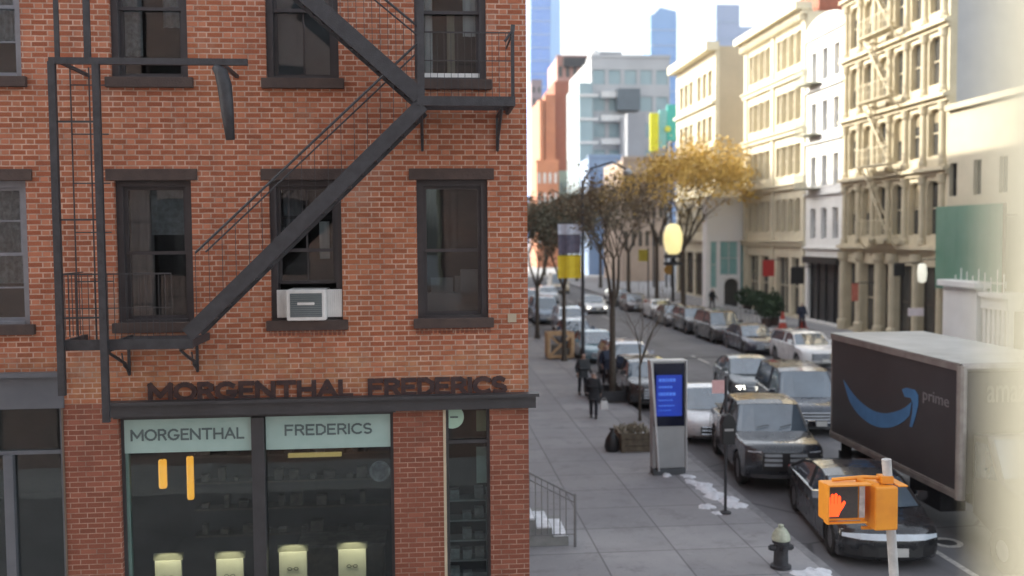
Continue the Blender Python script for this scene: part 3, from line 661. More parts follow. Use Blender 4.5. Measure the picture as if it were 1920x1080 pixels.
tag(MB().box(A.x, B.x, F + .25, F + .28, B.z, A.z).build('hanging_panel', MAT('pale green cloth', (.42, .50, .46), rough=.9)), 'narrow pale green panel hanging inside the narrow corner window', 'panel')
A = onY(893, 770, F + .25); B = onY(918, 808, F + .25)
tag(MB().box(A.x, B.x, F + .25, F + .27, B.z, A.z).build('ceiling_panel', MAT('pale olive board', (.44, .50, .36), rough=.9)), 'pale olive board at the top right of the narrow corner window', 'panel')
sh = T('shelf_rack', 'dark shelf rack with boxes inside the narrow corner window', 'shelf', (P.x, F + .6, .2))
s = MB()
for z in (.9, 1.2, 1.5, 1.8, 2.1, 2.4): s.box(shopR[0] + .05, shopR[1], F + .6, F + .9, z, z + .025)
for x in (shopR[0] + .06, shopR[1] - .03): s.box(x, x + .03, F + .61, F + .64, .2, 2.6)
sh.part(s, 'frame', 'alu', weld=False)
s = MB(); rd = random.Random(3)
for z in (.925, 1.225, 1.525, 1.825, 2.125, 2.425):
    for k in range(3):
        if rd.random() < .75: x = shopR[0] + .1 + k * .18; s.box(x, x + .13, F + .64, F + .8, z, z + rd.uniform(.06, .17))
sh.part(s, 'box_stock', 'curtain', weld=False)

# ------------------------------------------------------------------ air conditioner in the third window
cA, cB = cols[2]; za = zl0 + .05
t = T('air_conditioner', 'white window air conditioner with grey grille above the sill', 'air conditioner', ((cA + cB) / 2, F, za))
u0, u1 = fx(540, 570), fx(613, 570); v0, v1 = fz(601, 575), fz(542, 575)
t.part(MB().fbox(fr, u0, u1, v0 + .01, v1, -.45, .16), 'housing', 'white', bevel=.02)
t.part(MB().fbox(fr, u0 + .05, u1 - .05, v0 + .06, v1 - .05, .1605, .168), 'grille', MAT('grey grille', (.13, .16, .17), rough=.6))
lv = MB()
for i in range(11): z = v0 + .075 + i * (v1 - v0 - .15) / 10; lv.fbox(fr, u0 + .055, u1 - .055, z, z + .006, .168, .175)
t.part(lv, 'louvre', MAT('louvre grey', (.25, .28, .29), rough=.6), weld=False)
t.part(MB().fbox(fr, u0 + .15, u1 - .15, (v0 + v1) / 2 + .01, (v0 + v1) / 2 + .045, .1755, .18), 'badge', 'white')
for a, b in ((cA + .075, u0 - .002), (u1 + .002, cB - .012)):
    n = 7; ac = MB()
    for i in range(n):
        x0, x1 = a + (b - a) * i / n, a + (b - a) * (i + 1) / n; xm = (x0 + x1) / 2
        ac.fbox(fr, x0, xm, za, v1 - .01, -.065, -.03); ac.fbox(fr, xm + .0005, x1 - .0005, za, v1 - .01, -.065, -.022)
    t.part(ac, 'side_curtain', 'white', weld=False)

# ------------------------------------------------------------------ fire escape
FE = F - .95; BE = F - .38
fe = T('fire_escape', 'black iron fire escape with stairs and balconies on the brick front', 'fire escape', (fx(500), F, fz(640)))
def PY(px, py, y): return onY(px, py, y)
def beam(m, a, b, w, h): m.bar(a, b, w, h)
# right balcony
r0, r1 = PY(782, 188, FE), PY(966, 188, FE); rz = r0.z
m = MB().box(r0.x, r1.x, FE - .03, FE + .03, rz - .07, rz + .05); m.box(r1.x - .05, r1.x, FE + .031, F - .01, rz - .06, rz + .04); m.box(r0.x, r0.x + .05, FE + .031, F - .01, rz - .06, rz + .04)
for i in range(9): y = FE + .09 + i * .095; m.box(r0.x + .051, r1.x - .051, y, y + .04, rz - .01, rz + .012)
fe.part(m, 'balcony_floor', 'iron', label='upper right balcony floor', weld=False)
def railing(x0, x1, y0, z, top, dens=.115, nm='railing', post=.03, wall=F):
    m = MB()
    m.box(x0, x1, y0 - .014, y0 + .014, top - .02, top + .008); m.box(x0, x1, y0 - .01, y0 + .01, z + .42, z + .44)
    n = int((x1 - x0) / dens)
    for i in range(1, n): x = x0 + (x1 - x0) * i / n; m.box(x - .004, x + .004, y0 - .004, y0 + .004, z + .05, top - .021)
    for x in (x0, x1): m.box(x - post / 2, x + post / 2, y0 - post / 2 - .003, y0 + post / 2 + .003, z, top + .02)
    return m
rt = PY(960, 60, FE).z
rl = MB(); xr = r1.x - .03
rl.box(xr - .022, xr + .022, FE - .025, FE + .025, rz + .05, rt); rl.tube([(xr, FE, rt), (xr + .01, FE, rt + .09)], .028, 8)
rl.tube([(xr - .1, FE, rt - .12), (xr - .04, FE, rt - .04), (xr, FE, rt + .02)], .02, 6)
rl.box(r0.x, xr - .023, FE - .008, FE + .008, rt - .02, rt - .004); rl.box(r0.x, xr - .023, FE - .006, FE + .006, rz + .5, rz + .512)
for i in range(1, 14): x = r0.x + (xr - r0.x) * i / 14; rl.box(x - .0035, x + .0035, FE - .0035, FE + .0035, rz + .05, rt - .021)
rl.box(xr - .01, xr + .01, FE + .026, F - .01, rt - .03, rt - .01); rl.box(r0.x + .02, r0.x + .055, FE - .02, FE + .02, rz + .05, rt + .25)
fe.part(rl, 'railing', 'iron', label='upper right balcony railing', weld=False)
def bracket(x, z, h=.72, d=.9, t=.035):
    m = MB().box(x - t / 2, x + t / 2, F - .012 - .03, F - .012, z - h, z)
    m.tube([(x, F - .03, z - h), (x, F - .18, z - h * .62), (x, F - .5, z - .17), (x, F - d, z - .03)], [.02, .022, .022, .018], 6)
    m.box(x - t / 2, x + t / 2, F - d, F - .05, z - .04, z - .002)
    m.tube([(x, F - .03, z - .4), (x, F - .25, z - .30), (x, F - .33, z - .12)], .012, 6)
    return m
zb = PY(935, 282, F - .1).z
for px in (791, 936): fe.part(bracket(PY(px, 230, F - .4).x, rz - .07, h=rz - .07 - zb), 'bracket', 'iron', weld=False)
# left lower balcony
l0, l1 = PY(108, 646, FE), PY(362, 640, FE); lz = PY(235, 645, FE).z
m = MB().box(l0.x, l1.x, FE - .03, FE + .03, lz - .07, lz + .06); m.box(l1.x - .05, l1.x, FE + .031, F - .01, lz - .06, lz + .04); m.box(l0.x, l0.x + .05, FE + .031, F - .01, lz - .06, lz + .04)
for i in range(9): y = FE + .09 + i * .095; m.box(l0.x + .65, l1.x - .051, y, y + .035, lz - .01, lz + .012)
m.box(l0.x + .6, l0.x + .649, FE + .031, F - .01, lz - .05, lz + .02)
fe.part(m, 'balcony_floor', 'iron', label='lower left balcony floor', weld=False)
lt = PY(160, 513, FE).z
thin = MB()
thin.box(l0.x, l1.x - .25, FE - .012, FE + .012, lt - .018, lt); thin.box(l0.x, l1.x - .25, FE - .008, FE + .008, lz + .45, lz + .462)
n = 18
for i in range(n + 1): x = l0.x + (l1.x - .25 - l0.x) * i / n; thin.box(x - .0036, x + .0036, FE - .0036, FE + .0036, lz + .06, lt - .019)
thin.box(l0.x, l0.x + .015, FE + .013, F - .01, lt - .018, lt - .004)
for i in range(1, 7): y = FE + i * .13; thin.box(l0.x + .003, l0.x + .012, y, y + .009, lz + .06, lt - .019)
fe.part(thin, 'railing', 'iron', label='lower left balcony railing', weld=False)
for px, h in ((225, .45), (357, .42)): fe.part(bracket(PY(px, 660, F - .4).x, lz - .07, h=h), 'bracket', 'iron', weld=False)
# stairs
def flight(pa, pb, ha, hb, lab, wd, n_steps):
    A, B = PY(*pa, FE), PY(*pb, FE); d = (B - A)
    for y, nm in ((FE, 'stringer'), (BE, 'stringer')):
        fe.part(MB().bar((A.x, y, A.z), (B.x, y, B.z), .05, wd), nm, 'iron', label=lab + (' front stringer' if y == FE else ' rear stringer'))
    tr = MB()
    for i in range(1, n_steps):
        p = A + d * (i / n_steps); tr.box(p.x - .10, p.x + .10, FE + .027, BE - .027, p.z - .012, p.z + .012)
    fe.part(tr, 'treads', 'iron', label=lab + ' treads', weld=False)
    HA, HB = PY(*ha, FE), PY(*hb, FE); hr = MB()
    for y in (FE, BE): hr.tube([(HA.x, y, HA.z), (HB.x, y, HB.z)], .017 if y == FE else .012, 6)
    k = n_steps
    for i in range(k + 1):
        x = HA.x + (HB.x - HA.x) * i / k; zt = HA.z + (HB.z - HA.z) * i / k; zb = A.z + (B.z - A.z) * (x - A.x) / (B.x - A.x)
        hr.box(x - .0035, x + .0035, FE - .0035, FE + .0035, zb, zt)
    fe.part(hr, 'handrail', 'iron', label=lab + ' handrail', weld=False)
flight((352, 628), (792, 196), (366, 474), (786, 78), 'lower flight', .185, 17)
flight((788, 182), (520, -55), (786, 52), (560, -135), 'upper flight', .20, 15)
# heavy post where the flights meet
a = PY(790, 195, FE); b = PY(790, -60, FE)
fe.part(MB().box(a.x - .045, a.x + .045, FE - .032, FE + .032, a.z, b.z), 'post', 'iron')
# ladder guides at the left
gu = MB()
tz = PY(170, 116, FE - .08).z
for (px, py, pyb) in ((106, 400, 742), (188, 400, 792)):
    p = PY(px, py, FE - .08); zb = PY(px, pyb, FE - .08).z
    gu.box(p.x - .042, p.x + .042, FE - .115, FE - .045, zb, tz)
fe.part(gu, 'ladder_guide', 'iron')
lad = MB()
x0, x1 = PY(106, 400, FE - .08).x, PY(188, 400, FE - .08).x
for py in (228, 412, 596): z = PY(150, py, FE - .08).z; lad.box(x0 + .043, x1 - .043, FE - .09, FE - .07, z - .012, z + .012)
for py in range(160, 620, 92): z = PY(150, py, F - .5).z; lad.box(x0 + .03, x1 - .03, FE + .42, FE + .435, z - .008, z + .008)
for x in (x0 + .03, (x0 + x1) / 2): lad.box(x, x + .011, FE + .415, FE + .44, lz, tz + .02)
fe.part(lad, 'ladder', 'iron', weld=False)
up = MB()
for px, r in ((106, .028), (163, .04)):
    p = PY(px, 60, FE - .06); up.box(p.x - r, p.x + r, FE - .075, FE - .045, tz + .051, PY(px, -200, FE).z)
fe.part(up, 'ladder_guide', 'iron', label='thin upper guide rods', weld=False)
ta, tb = PY(92, 117, FE - .08), PY(464, 116, FE - .08)
tb_ = MB().box(ta.x, tb.x, FE - .11, FE - .05, tz - .03, tz + .05); tb_.box(tb.x - .35, tb.x - .30, FE - .049, F - .01, tz - .02, tz + .02); tb_.box(ta.x + .1, ta.x + .14, FE - .049, F - .01, tz - .02, tz + .02)
fe.part(tb_, 'top_bar', 'iron')
hk = [PY(402, 124, FE - .08), PY(414, 134, FE - .08), PY(421, 160, FE - .08), PY(426, 205, FE - .08), PY(432, 262, FE - .08)]
fe.part(MB().tube([Vector((p.x, FE - .08, p.z)) for p in hk], [.045, .085, .09, .08, .055], 10), 'counterweight', 'iron', smooth=True)
# ------------------------------------------------------------------ buildings across the avenue
def body(t, x0, x1, y0, y1, z1, mat, roofmat='roof', lab=None):
    """side, rear walls and roof of a block whose front wall is built apart (front at x0, 0.4 thick)"""
    m = MB().box(x0 + .401, x1, y0 + .003, y1 - .003, 0, z1 - .3)
    return t.part(m, 'side_wall', mat, label=lab)
def fwin(t, f, u0, u1, v0, v1, frame, glass, mull=1, bars=1, dep=.28, arch=False, blind=None, seed=0):
    m = MB(); k = .07
    m.fbox(f, u0, u0 + k, v0, v1, -dep - .02, -dep + .06); m.fbox(f, u1 - k, u1, v0, v1, -dep - .02, -dep + .06)
    m.fbox(f, u0 + k, u1 - k, v0, v0 + k, -dep - .02, -dep + .06); m.fbox(f, u0 + k, u1 - k, v1 - k, v1, -dep - .02, -dep + .06)
    for i in range(1, mull + 1): x = u0 + (u1 - u0) * i / (mull + 1); m.fbox(f, x - .035, x + .035, v0 + k, v1 - k, -dep - .01, -dep + .05)
    for i in range(1, bars + 1): z = v0 + (v1 - v0) * i / (bars + 1); m.fbox(f, u0 + k, u1 - k, z - .03, z + .03, -dep - .015, -dep + .045)
    if arch:                                     # spandrels that round the head
        r = (u1 - u0) / 2 * .6
        for s, uc in ((1, u0), (-1, u1)):
            poly = [(0, 0)] + [(r * (1 - sin(a)), -r * (1 - cos(a))) for a in [R(90 * q / 5) for q in range(6)]]
            m.prism([(uc + s * a, v1 + b) for a, b in poly], lambda u, v, n: f.p(u, v, n), -.25, -.04)
    w_ = t.part(m, 'window', frame, weld=False)
    t.part(MB().fbox(f, u0 + .02, u1 - .02, v0 + .02, v1 - .02, -dep - .06, -dep - .021), 'pane', glass, parent=w_)
    if blind:
        t.part(MB().fbox(f, u0 + k, u1 - k, v1 - k - blind * (v1 - v0), v1 - k, -dep - .019, -dep - .012), 'blind', 'win_warm', parent=w_)
    return w_
XB = 45.0
YE = {px: onX(px, 450, XF).y for px in (1775, 1580, 1510, 1395, 1340, 1268)}
# --- cast-iron building, six bays, five storeys in view
y0, y1 = YE[1775], YE[1580]
t = T('cast_iron_building', 'ornate cream cast-iron building with rows of columns and arched windows beyond the truck', 'building', (XF, (y0 + y1) / 2, 0))
f = Fr((XF, y0, 0), (0, 1, 0), (-1, 0, 0)); W = y1 - y0
FL = [0.15, 5.5, 9.7, 13.5, 17.3, 21.1, 24.9, 28.4]
holes = []; wins = []
bay = (W - .9) / 6
for k in range(1, 6):
    for i in range(6):
        u = .45 + i * bay; hh = (u + .34, u + bay - .34, FL[k] + .7, FL[k + 1] - .58); holes.append(hh); wins.append((hh, k, i))
gh = [(.6, 2.6, .3, 4.5), (3.1, 5.3, .3, 4.5), (5.8, 7.0, .3, 4.5), (7.5, 9.6, .3, 4.5), (10.1, 11.9, .3, 4.5)]
t.part(MB().wall(f, 0, W, 0, 28.4, holes + gh, .4), 'wall', 'cream', weld=False)
body(t, XF, XB, y0, y1, 28.4, 'stucco', lab='pale blue grey stucco side wall')
rd = random.Random(11)
for hh, k, i in wins: fwin(t, f, *hh, 'cream', 'win_dark', mull=0, bars=1, arch=True, blind=rd.choice([None, .25, None, None, .45]))
for g_ in gh: fwin(t, f, *g_, 'bark' if g_[0] < 7 else 'cream', 'win_dark', mull=1, bars=1)
c = MB()
for k in range(1, 7):
    z = FL[k]
    c.fbox(f, -.05, W + .05, z - .30, z - .08, .003, .16); c.fbox(f, -.12, W + .12, z - .079, z + .10, .003, .40); c.fbox(f, -.02, W + .02, z + .101, z + .2, .003, .22)
c.fbox(f, -.2, W + .2, 28.0, 28.7, -.3, .9)
t.part(c, 'cornice', 'cream', weld=False)
c = MB()
for k in range(1, 6):
    for i in range(7):
        u = .45 + i * bay; p = f.p(u, 0, .08); r = .18
        zb, zt = FL[k] + .22, FL[k + 1] - .31
        c.lathe((p.x, p.y, zb), [(r * 1.35, 0), (r * 1.35, .25), (r, .3), (r * .88, zt - zb - .5), (r * 1.2, zt - zb - .4), (r * 1.5, zt - zb)], 12)
for i, u in enumerate((.3, 2.85, 5.55, 7.25, 9.85, 12.2)):
    p = f.p(u, 0, .1); c.lathe((p.x, p.y, .15), [(.36, 0), (.36, .6), (.26, .7), (.24, 4.4), (.36, 4.6), (.4, 5.0)], 12)
t.part(c, 'columns', 'cream', weld=False)
fe2 = T('fire_escape', 'cream painted fire escape balconies down the middle of the cast-iron building', 'fire escape', (XF - .5, y0 + 6.2, 5))
for k in range(1, 6):
    z = FL[k] + .62; u0, u1 = .45 + 2 * bay, .45 + 4 * bay + .1
    m = MB().fbox(f, u0, u1, z - .06, z, .42, 1.15)
    for i in range(22): u = u0 + (u1 - u0) * i / 21; m.fbox(f, u - .012, u + .012, z, z + .95, 1.12, 1.145)
    m.fbox(f, u0, u1, z + .95, z + .99, 1.11, 1.155); m.fbox(f, u0, u1, z + .45, z + .47, 1.121, 1.144)
    for u in (u0 + .02, u1 - .02): m.bar(f.p(u, z - .7, .42), f.p(u, z - .08, 1.05), .05, .06)
    fe2.part(m, 'balcony', 'cream', weld=False)
    if k < 5:
        m = MB()
        for n in (.65, .95): m.bar(f.p(u0 + .2, z, n), f.p(u1 - .5, FL[k + 1] + .5, n), .04, .10)
        for i in range(1, 12): q = f.p(u0 + .2, z, .8).lerp(f.p(u1 - .5, FL[k + 1] + .5, .8), i / 12); m.box(q.x - .13, q.x + .13, q.y - .1, q.y + .1, q.z - .015, q.z + .015)
        fe2.part(m, 'stairs', 'cream', weld=False)
# flags, hanging signs and lantern at its foot
def hanging(name, lab, cat, px, py, wpx, hpx, mat, X=25.7, grp=None, arm=True, thick=.08):
    P = onX(px, py, X); s = P.y / 1800
    t = T(name, lab, cat, (P.x, P.y, P.z), group=grp)
    t.part(MB().box(P.x - wpx * s / 2, P.x + wpx * s / 2, P.y - thick / 2, P.y + thick / 2, P.z - hpx * s / 2, P.z + hpx * s / 2), 'panel', mat, bevel=.02)
    if arm: t.part(MB().tube([(P.x - wpx * s * .4, P.y, P.z + hpx * s / 2 + .03), (XF - .01, P.y, P.z + hpx * s / 2 + .05)], .03, 6), 'arm', 'iron')
    return t
hanging('flag', 'faded red and dark flag hanging at the foot of the cast-iron building', 'flag', 1603, 548, 13, 34, MAT('faded red flag', (.55, .18, .13), (.45, .14, .1), rough=.9, scale=3))
hanging('shop_sign', 'dark hanging sign on the ground floor of the cast-iron building', 'sign', 1686, 506, 22, 24, 'black_trim', grp='hanging signs across the avenue')
ln = T('lantern', 'white glowing lantern hung beside the dark sign on the cast-iron building', 'lantern', onX(1729, 512, 25.6))
P = onX(1729, 512, 25.6); ln.part(MB().lathe(P, [(.1, -.5), (.2, -.42), (.24, 0), (.2, .42), (.1, .5)], 14), 'globe', EMIT('white lantern', (1, .97, .82), .24), smooth=True)
ln.part(MB().tube([(P.x, P.y, P.z + .5), (P.x, P.y, P.z + .7), (XF - .01, P.y, P.z + .7)], .03, 6), 'arm', 'iron')
P = onX(1717, 585, 25.0)
tag(MB().box(P.x - .4, P.x + .4, P.y - .05, P.y + .05, P.z - .2, P.z + .2).build('notice_board', MAT('pale pink board', (.72, .64, .66), rough=.7)), 'small pale pinkish board at the foot of the cast-iron building', 'notice board')
# --- neighbour nearer the camera: low cream building with hoarding
y0n, y1n = YE[1775] - 12.0, YE[1775] - .002
t = T('cream_low_building', 'lower cream stucco building with small windows behind the green hoarding', 'building', (XF, 44, 0))
f = Fr((XF, y0n, 0), (0, 1, 0), (-1, 0, 0)); W = y1n - y0n; ZT = 12.6
hs_ = []
for px in (1784, 1829, 1878):
    A = onX(px - 5, 347, XF); hs_.append((A.y - y0n - .75, A.y - y0n - .05, 8.2, 9.9))
for u in (1.2, 3.2): hs_.append((u, u + .75, 8.2, 9.9))
t.part(MB().wall(f, 0, W, 0, ZT, hs_, .4), 'wall', 'lowcream', weld=False); body(t, XF, XB, y0n, y1n, ZT, 'lowcream')
for h_ in hs_: fwin(t, f, *h_, 'iron', 'win_dark', mull=0, bars=1)
t.part(MB().fbox(f, -.1, W - .003, ZT, ZT + .3, -.42, .25), 'cornice', 'lowcream')
A = onX(1757, 388, 26.2); B = onX(1882, 385, 26.2)
t = T('green_hoarding', 'tall green hoarding wall on the front of the low cream building', 'hoarding', (26.2, (A.y + B.y) / 2, 3.6))
z0, z1 = onX(1757, 540, 26.2).z, A.z
m = MB(); n = 6
for i in range(n):
    a, b = B.y + (A.y - B.y) * i / n, B.y + (A.y - B.y) * (i + 1) / n
    m.box(26.15, 26.21, a + .006, b - .006, z0, z1)
t.part(m, 'panels', 'green_board', weld=False)
m = MB().box(26.215, 26.3, B.y, A.y, z0 + .4, z0 + .5); m.box(26.215, 26.3, B.y, A.y, z1 - .4, z1 - .3)
for y in (B.y + .1, (A.y + B.y) / 2, A.y - .15): m.box(26.31, 26.45, y, y + .1, z0, z1); m.box(26.31, 26.99, y, y + .1, z1 - .6, z1 - .5)
t.part(m, 'bracing', 'old_wood', weld=False)
# white classical shopfront below the hoarding
X0 = 25.6; A = onX(1768, 535, X0); B = onX(1832, 535, X0); C = onX(1888, 565, X0)
t = T('white_shopfront', 'white painted shopfront with pilasters and stepped cornice below the green hoarding', 'shopfront', (X0, A.y, KZ))
zt = A.z; m = MB()
m.box(X0, XF - .01, B.y, A.y, KZ, zt)
t.part(m, 'pilaster', 'white_wall', bevel=.02)
t.part(MB().box(X0 - .25, XF - .01, B.y - .2, A.y + .15, zt + .001, zt + .3), 'cornice', 'white_wall', bevel=.03)
m = MB().box(X0 + .1, XF - .01, C.y, B.y - .201, zt - .9, zt - .35); m.box(X0 - .05, XF - .01, C.y, B.y - .201, zt - .349, zt - .15)
n = 5
for i in range(n + 1):
    y = C.y + (B.y - .5 - C.y) * i / n; m.box(X0 + .15, X0 + .4, y, y + .22, KZ, zt - .901)
t.part(m, 'colonnade', 'white_wall', weld=False)
m = MB()
for i in range(9): y = C.y + .2 + i * .5; m.box(X0 + .0, X0 + .03, y, y + .04, zt - .149, zt + .75 + .2 * sin(i * 2.1))
m.box(X0 + .0, X0 + .03, C.y + .2, C.y + 4.3, zt + .3, zt + .34)
t.part(m, 'railing', 'white_wall', weld=False)
t.part(MB().box(X0 + .8, X0 + .9, C.y, B.y - .2, KZ, zt - .91), 'glazing', 'win_dark')

# --- white narrow building
y0, y1 = YE[1580] + .002, YE[1510] - .002
t = T('white_narrow_building', 'narrow bright white building with arched parapet between two cream buildings', 'building', (XF, 65.5, 0))
f = Fr((XF, y0, 0), (0, 1, 0), (-1, 0, 0)); W = y1 - y0
hs_ = []
for z in (5.6, 9.2, 12.9, 16.4):
    for i in range(3): hs_.append((.75 + i * 1.85, 1.65 + i * 1.85, z + .4, z + 2.5))
gh = (.5, 5.7, .3, 4.3)
t.part(MB().wall(f, 0, W, 0, 20.2, hs_ + [gh], .4), 'wall', 'white_wall', weld=False); body(t, XF, XB - 4, y0, y1, 20.2, 'white_wall')
for i, h_ in enumerate(hs_): fwin(t, f, *h_, 'white', 'win_dark', mull=0, bars=1, blind=(.4 if i % 3 == 0 else None))
t.part(MB().prism([(.0, 20.2)] + [(W * (.5 - .5 * cos(a)), 20.2 + 1.0 * sin(a)) for a in [R(12 + 12 * q) for q in range(14)]] + [(W, 20.2)], lambda u, v, n: f.p(u, v, n), -.4, .12), 'parapet', 'white_wall')
for z in (5.3, 9.0, 12.6, 16.2, 19.8): t.part(MB().fbox(f, 0.003, W - .003, z, z + .14, .003, .2), 'string_course', 'white_wall')
for z in (9.5, 13.2, 16.7):
    m = MB().fbox(f, 3.6, 5.9, z - .06, z, .003, 1.0)
    for i in range(12): u = 3.62 + i * .205; m.fbox(f, u, u + .03, z, z + .9, .95, .98)
    m.fbox(f, 3.6, 5.9, z + .9, z + .94, .94, .99); t.part(m, 'balcony', MAT('olive grey ironwork', (.42, .42, .34), rough=.7), weld=False)
sf_ = MB().fbox(f, .5, 5.7, .3, 4.3, -.35, -.3)
t.part(sf_, 'shopfront', MAT('black shopfront', (.03, .03, .033), (.05, .045, .04), rough=.3, scale=1))
m = MB()
for u in (.5, 1.7, 3.1, 4.4, 5.58): m.fbox(f, u, u + .12, .3, 4.3, -.299, -.2)
m.fbox(f, .62, 5.58, 3.1, 3.2, -.298, -.22); m.fbox(f, .3, 5.9, 4.3, 4.75, .003, .35)
t.part(m, 'shopfront_frame', 'black_trim', weld=False)
# --- pale yellow building, two big bays of triple windows
y0, y1 = YE[1510], YE[1395]
t = T('yellow_loft_building', 'sunlit pale yellow loft building with wide triple windows and a bracketed cornice', 'building', (XF, 75, 0))
f = Fr((XF, y0, 0), (0, 1, 0), (-1, 0, 0)); W = y1 - y0; FL = [0.15, 5.7, 9.9, 13.9, 17.9, 22.0]
hs_ = []
for k in range(1, 5):
    for b in range(2):
        for i in range(4): u = .7 + b * 6.3 + i * 1.38; hs_.append((u, u + 1.12, FL[k] + .8, FL[k + 1] - .95))
gh = [(.8, 2.6, .3, 4.6), (3.2, 5.6, .3, 4.6), (6.9, 9.2, .3, 4.6), (9.8, 12.3, .3, 4.6)]
t.part(MB().wall(f, 0, W, 0, 22.4, hs_ + gh, .4), 'wall', 'cream2', weld=False); body(t, XF, XB, y0, y1, 22.4, 'cream2')
for i, h_ in enumerate(hs_): fwin(t, f, *h_, 'cream2', 'win_warm', mull=0, bars=1, dep=.22)
for h_ in gh: fwin(t, f, *h_, 'cream2', 'win_dark', mull=1, bars=1)
c = MB()
for k in range(1, 5): c.fbox(f, .003, W - .003, FL[k] - .25, FL[k] + .05, .003, .25); c.fbox(f, .003, W - .003, FL[k] + .051, FL[k] + .16, .003, .42)
c.fbox(f, -.1, W + .1, 21.9, 22.2, .003, .45); c.fbox(f, -.2, W + .2, 22.201, 22.7, -.3, .95)
for i in range(22): u = .3 + i * (W - .6) / 21; c.fbox(f, u - .1, u + .1, 21.5, 21.899, .003, .55)
t.part(c, 'cornice', 'cream2', weld=False)
c = MB()
for u in (.35, 6.6, 12.85): c.fbox(f, u - .3, u + .3, .15, 21.49, .004, .14)
for k in range(1, 5):
    for b in range(2):
        for i in range(1, 4):
            p = f.p(.7 + b * 6.3 + i * 1.38 - .13, 0, .06); c.lathe((p.x, p.y, FL[k] + .8), [(.11, 0), (.08, .1), (.07, 2.0), (.12, 2.25)], 8)
t.part(c, 'pilaster', 'cream2', weld=False)
t.part(MB().box(XF + 1.0, XF + 3.4, y0 + .3, y0 + 3.9, 22.1, 24.0), 'bulkhead', 'far_brick')
t.part(MB().box(XF + .9, XF + 3.5, y0 + .2, y0 + 4.0, 24.001, 24.35), 'bulkhead_roof', 'iron')
an = MB()
for q in (75.5, 76.2, 77.4): an.tube([(XF + 1, q, 22.1), (XF + 1.1, q, 24.3)], .04, 5)
an.tube([(XF + 1.05, 75.2, 24.0), (XF + 1.1, 77.7, 24.1)], .03, 5); t.part(an, 'antenna', 'iron', weld=False)
hanging('banner', 'square red banner hanging on the pale yellow loft building', 'banner', 1441, 503, 23, 31, 'red', X=25.9)
hanging('shop_sign', 'dark square sign hanging at the near end of the yellow loft building', 'sign', 1495, 517, 27, 32, 'black_trim', X=25.3, grp='hanging signs across the avenue')
# --- small white building with teal glass in the gap
y0, y1 = YE[1395] + .3, YE[1340] - .3; xs0 = onY(1325, 480, y0).x; xs1 = XF + 6
zt = onY(1360, 373, y0).z
t = T('white_gallery_building', 'small white cubic building with teal windows and an arched doorway', 'building', (26, y0, 0))
f = Fr((0, y0, 0), (1, 0, 0), (0, -1, 0))
def gx(px): return onY(px, 500, y0).x
def gz(py): return onY(1360, py, y0).z
hs_ = [(gx(1332), gx(1345), gz(540), gz(452)), (gx(1350), gx(1384), gz(516), gz(452)), (gx(1388), gx(1402), gz(560), gz(452)), (gx(1358), gx(1385), .15, gz(522))]
M['gallery'] = MAT('gallery white render', (.90, .91, .92), (.86, .87, .88), rough=.8, scale=.6)
t.part(MB().wall(f, xs0, xs1, 0, zt, hs_, .3), 'wall', 'gallery', weld=False)
t.part(MB().box(xs0, xs1, y0 + .301, y0 + 1.3, 0, zt - .01), 'side_wall', 'gallery'); t.part(MB().box(XF + .2, XB - 6, y0 + 1.301, y1, 0, zt - .01), 'rear_wall', 'tan_wall')
for h_ in hs_[:3]: fwin(t, f, *h_, 'white', 'win_teal', mull=0 if h_[1] - h_[0] < 1 else 1, bars=1, dep=.15)
t.part(MB().fbox(f, xs0 - .05, xs1, zt, zt + .15, -.4, .1), 'coping', 'gallery')
h_ = hs_[3]; r = (h_[1] - h_[0]) / 2; cx = (h_[0] + h_[1]) / 2
dr = MB().fbox(f, h_[0], h_[1], h_[2], h_[3], -.28, -.24); d_ = t.part(dr, 'door', 'win_dark')
ar = MB()
for s in (1, -1):
    ar.prism([(cx + s * r, h_[3]), (cx + s * r, h_[3] - r)] + [(cx + s * r * cos(a), h_[3] - r + r * sin(a)) for a in [R(15 * q) for q in range(1, 7)]], lambda u, v, n: f.p(u, v, n), -.2, .0)
t.part(ar, 'arch', 'white_wall', parent=d_, weld=False)
# --- farther cream building with a bare tan side wall
y0, y1 = YE[1340], YE[1268]; z1 = 24.0
t = T('tan_sided_building', 'cream building with a tall bare tan side wall behind the yellow tree', 'building', (XF, 97, 0))
f = Fr((XF, y0, 0), (0, 1, 0), (-1, 0, 0)); W = y1 - y0; hs_ = []
for k, z in enumerate((6, 10.3, 14.6, 18.9)):
    for b in range(2):
        for i in range(3): u = .9 + b * 6.6 + i * 1.85; hs_.append((u, u + 1.5, z + .6, z + 3.0))
gh = [(.6, 3.4, .3, 4.6), (4.0, 6.6, .3, 4.6), (7.3, 9.9, .3, 4.6), (10.5, 13.2, .3, 4.6)]
t.part(MB().wall(f, 0, W, 0, z1, hs_ + gh, .4), 'wall', 'cream2', weld=False)
for h_ in gh: fwin(t, f, *h_, 'brownstone', 'win_dark', mull=1, bars=1)
body(t, XF, XB, y0, y1, z1 + .2, 'tan_wall', lab='bare tan side wall')
for h_ in hs_: fwin(t, f, *h_, 'cream2', 'win_warm', mull=0, bars=1)
c = MB()
for z in (5.9, 10.2, 14.5, 18.8): c.fbox(f, .003, W - .003, z - .2, z + .1, .003, .35)
c.fbox(f, -.2, W + .2, z1 - .5, z1 + .3, -.3, .95); t.part(c, 'cornice', 'cream2', weld=False)

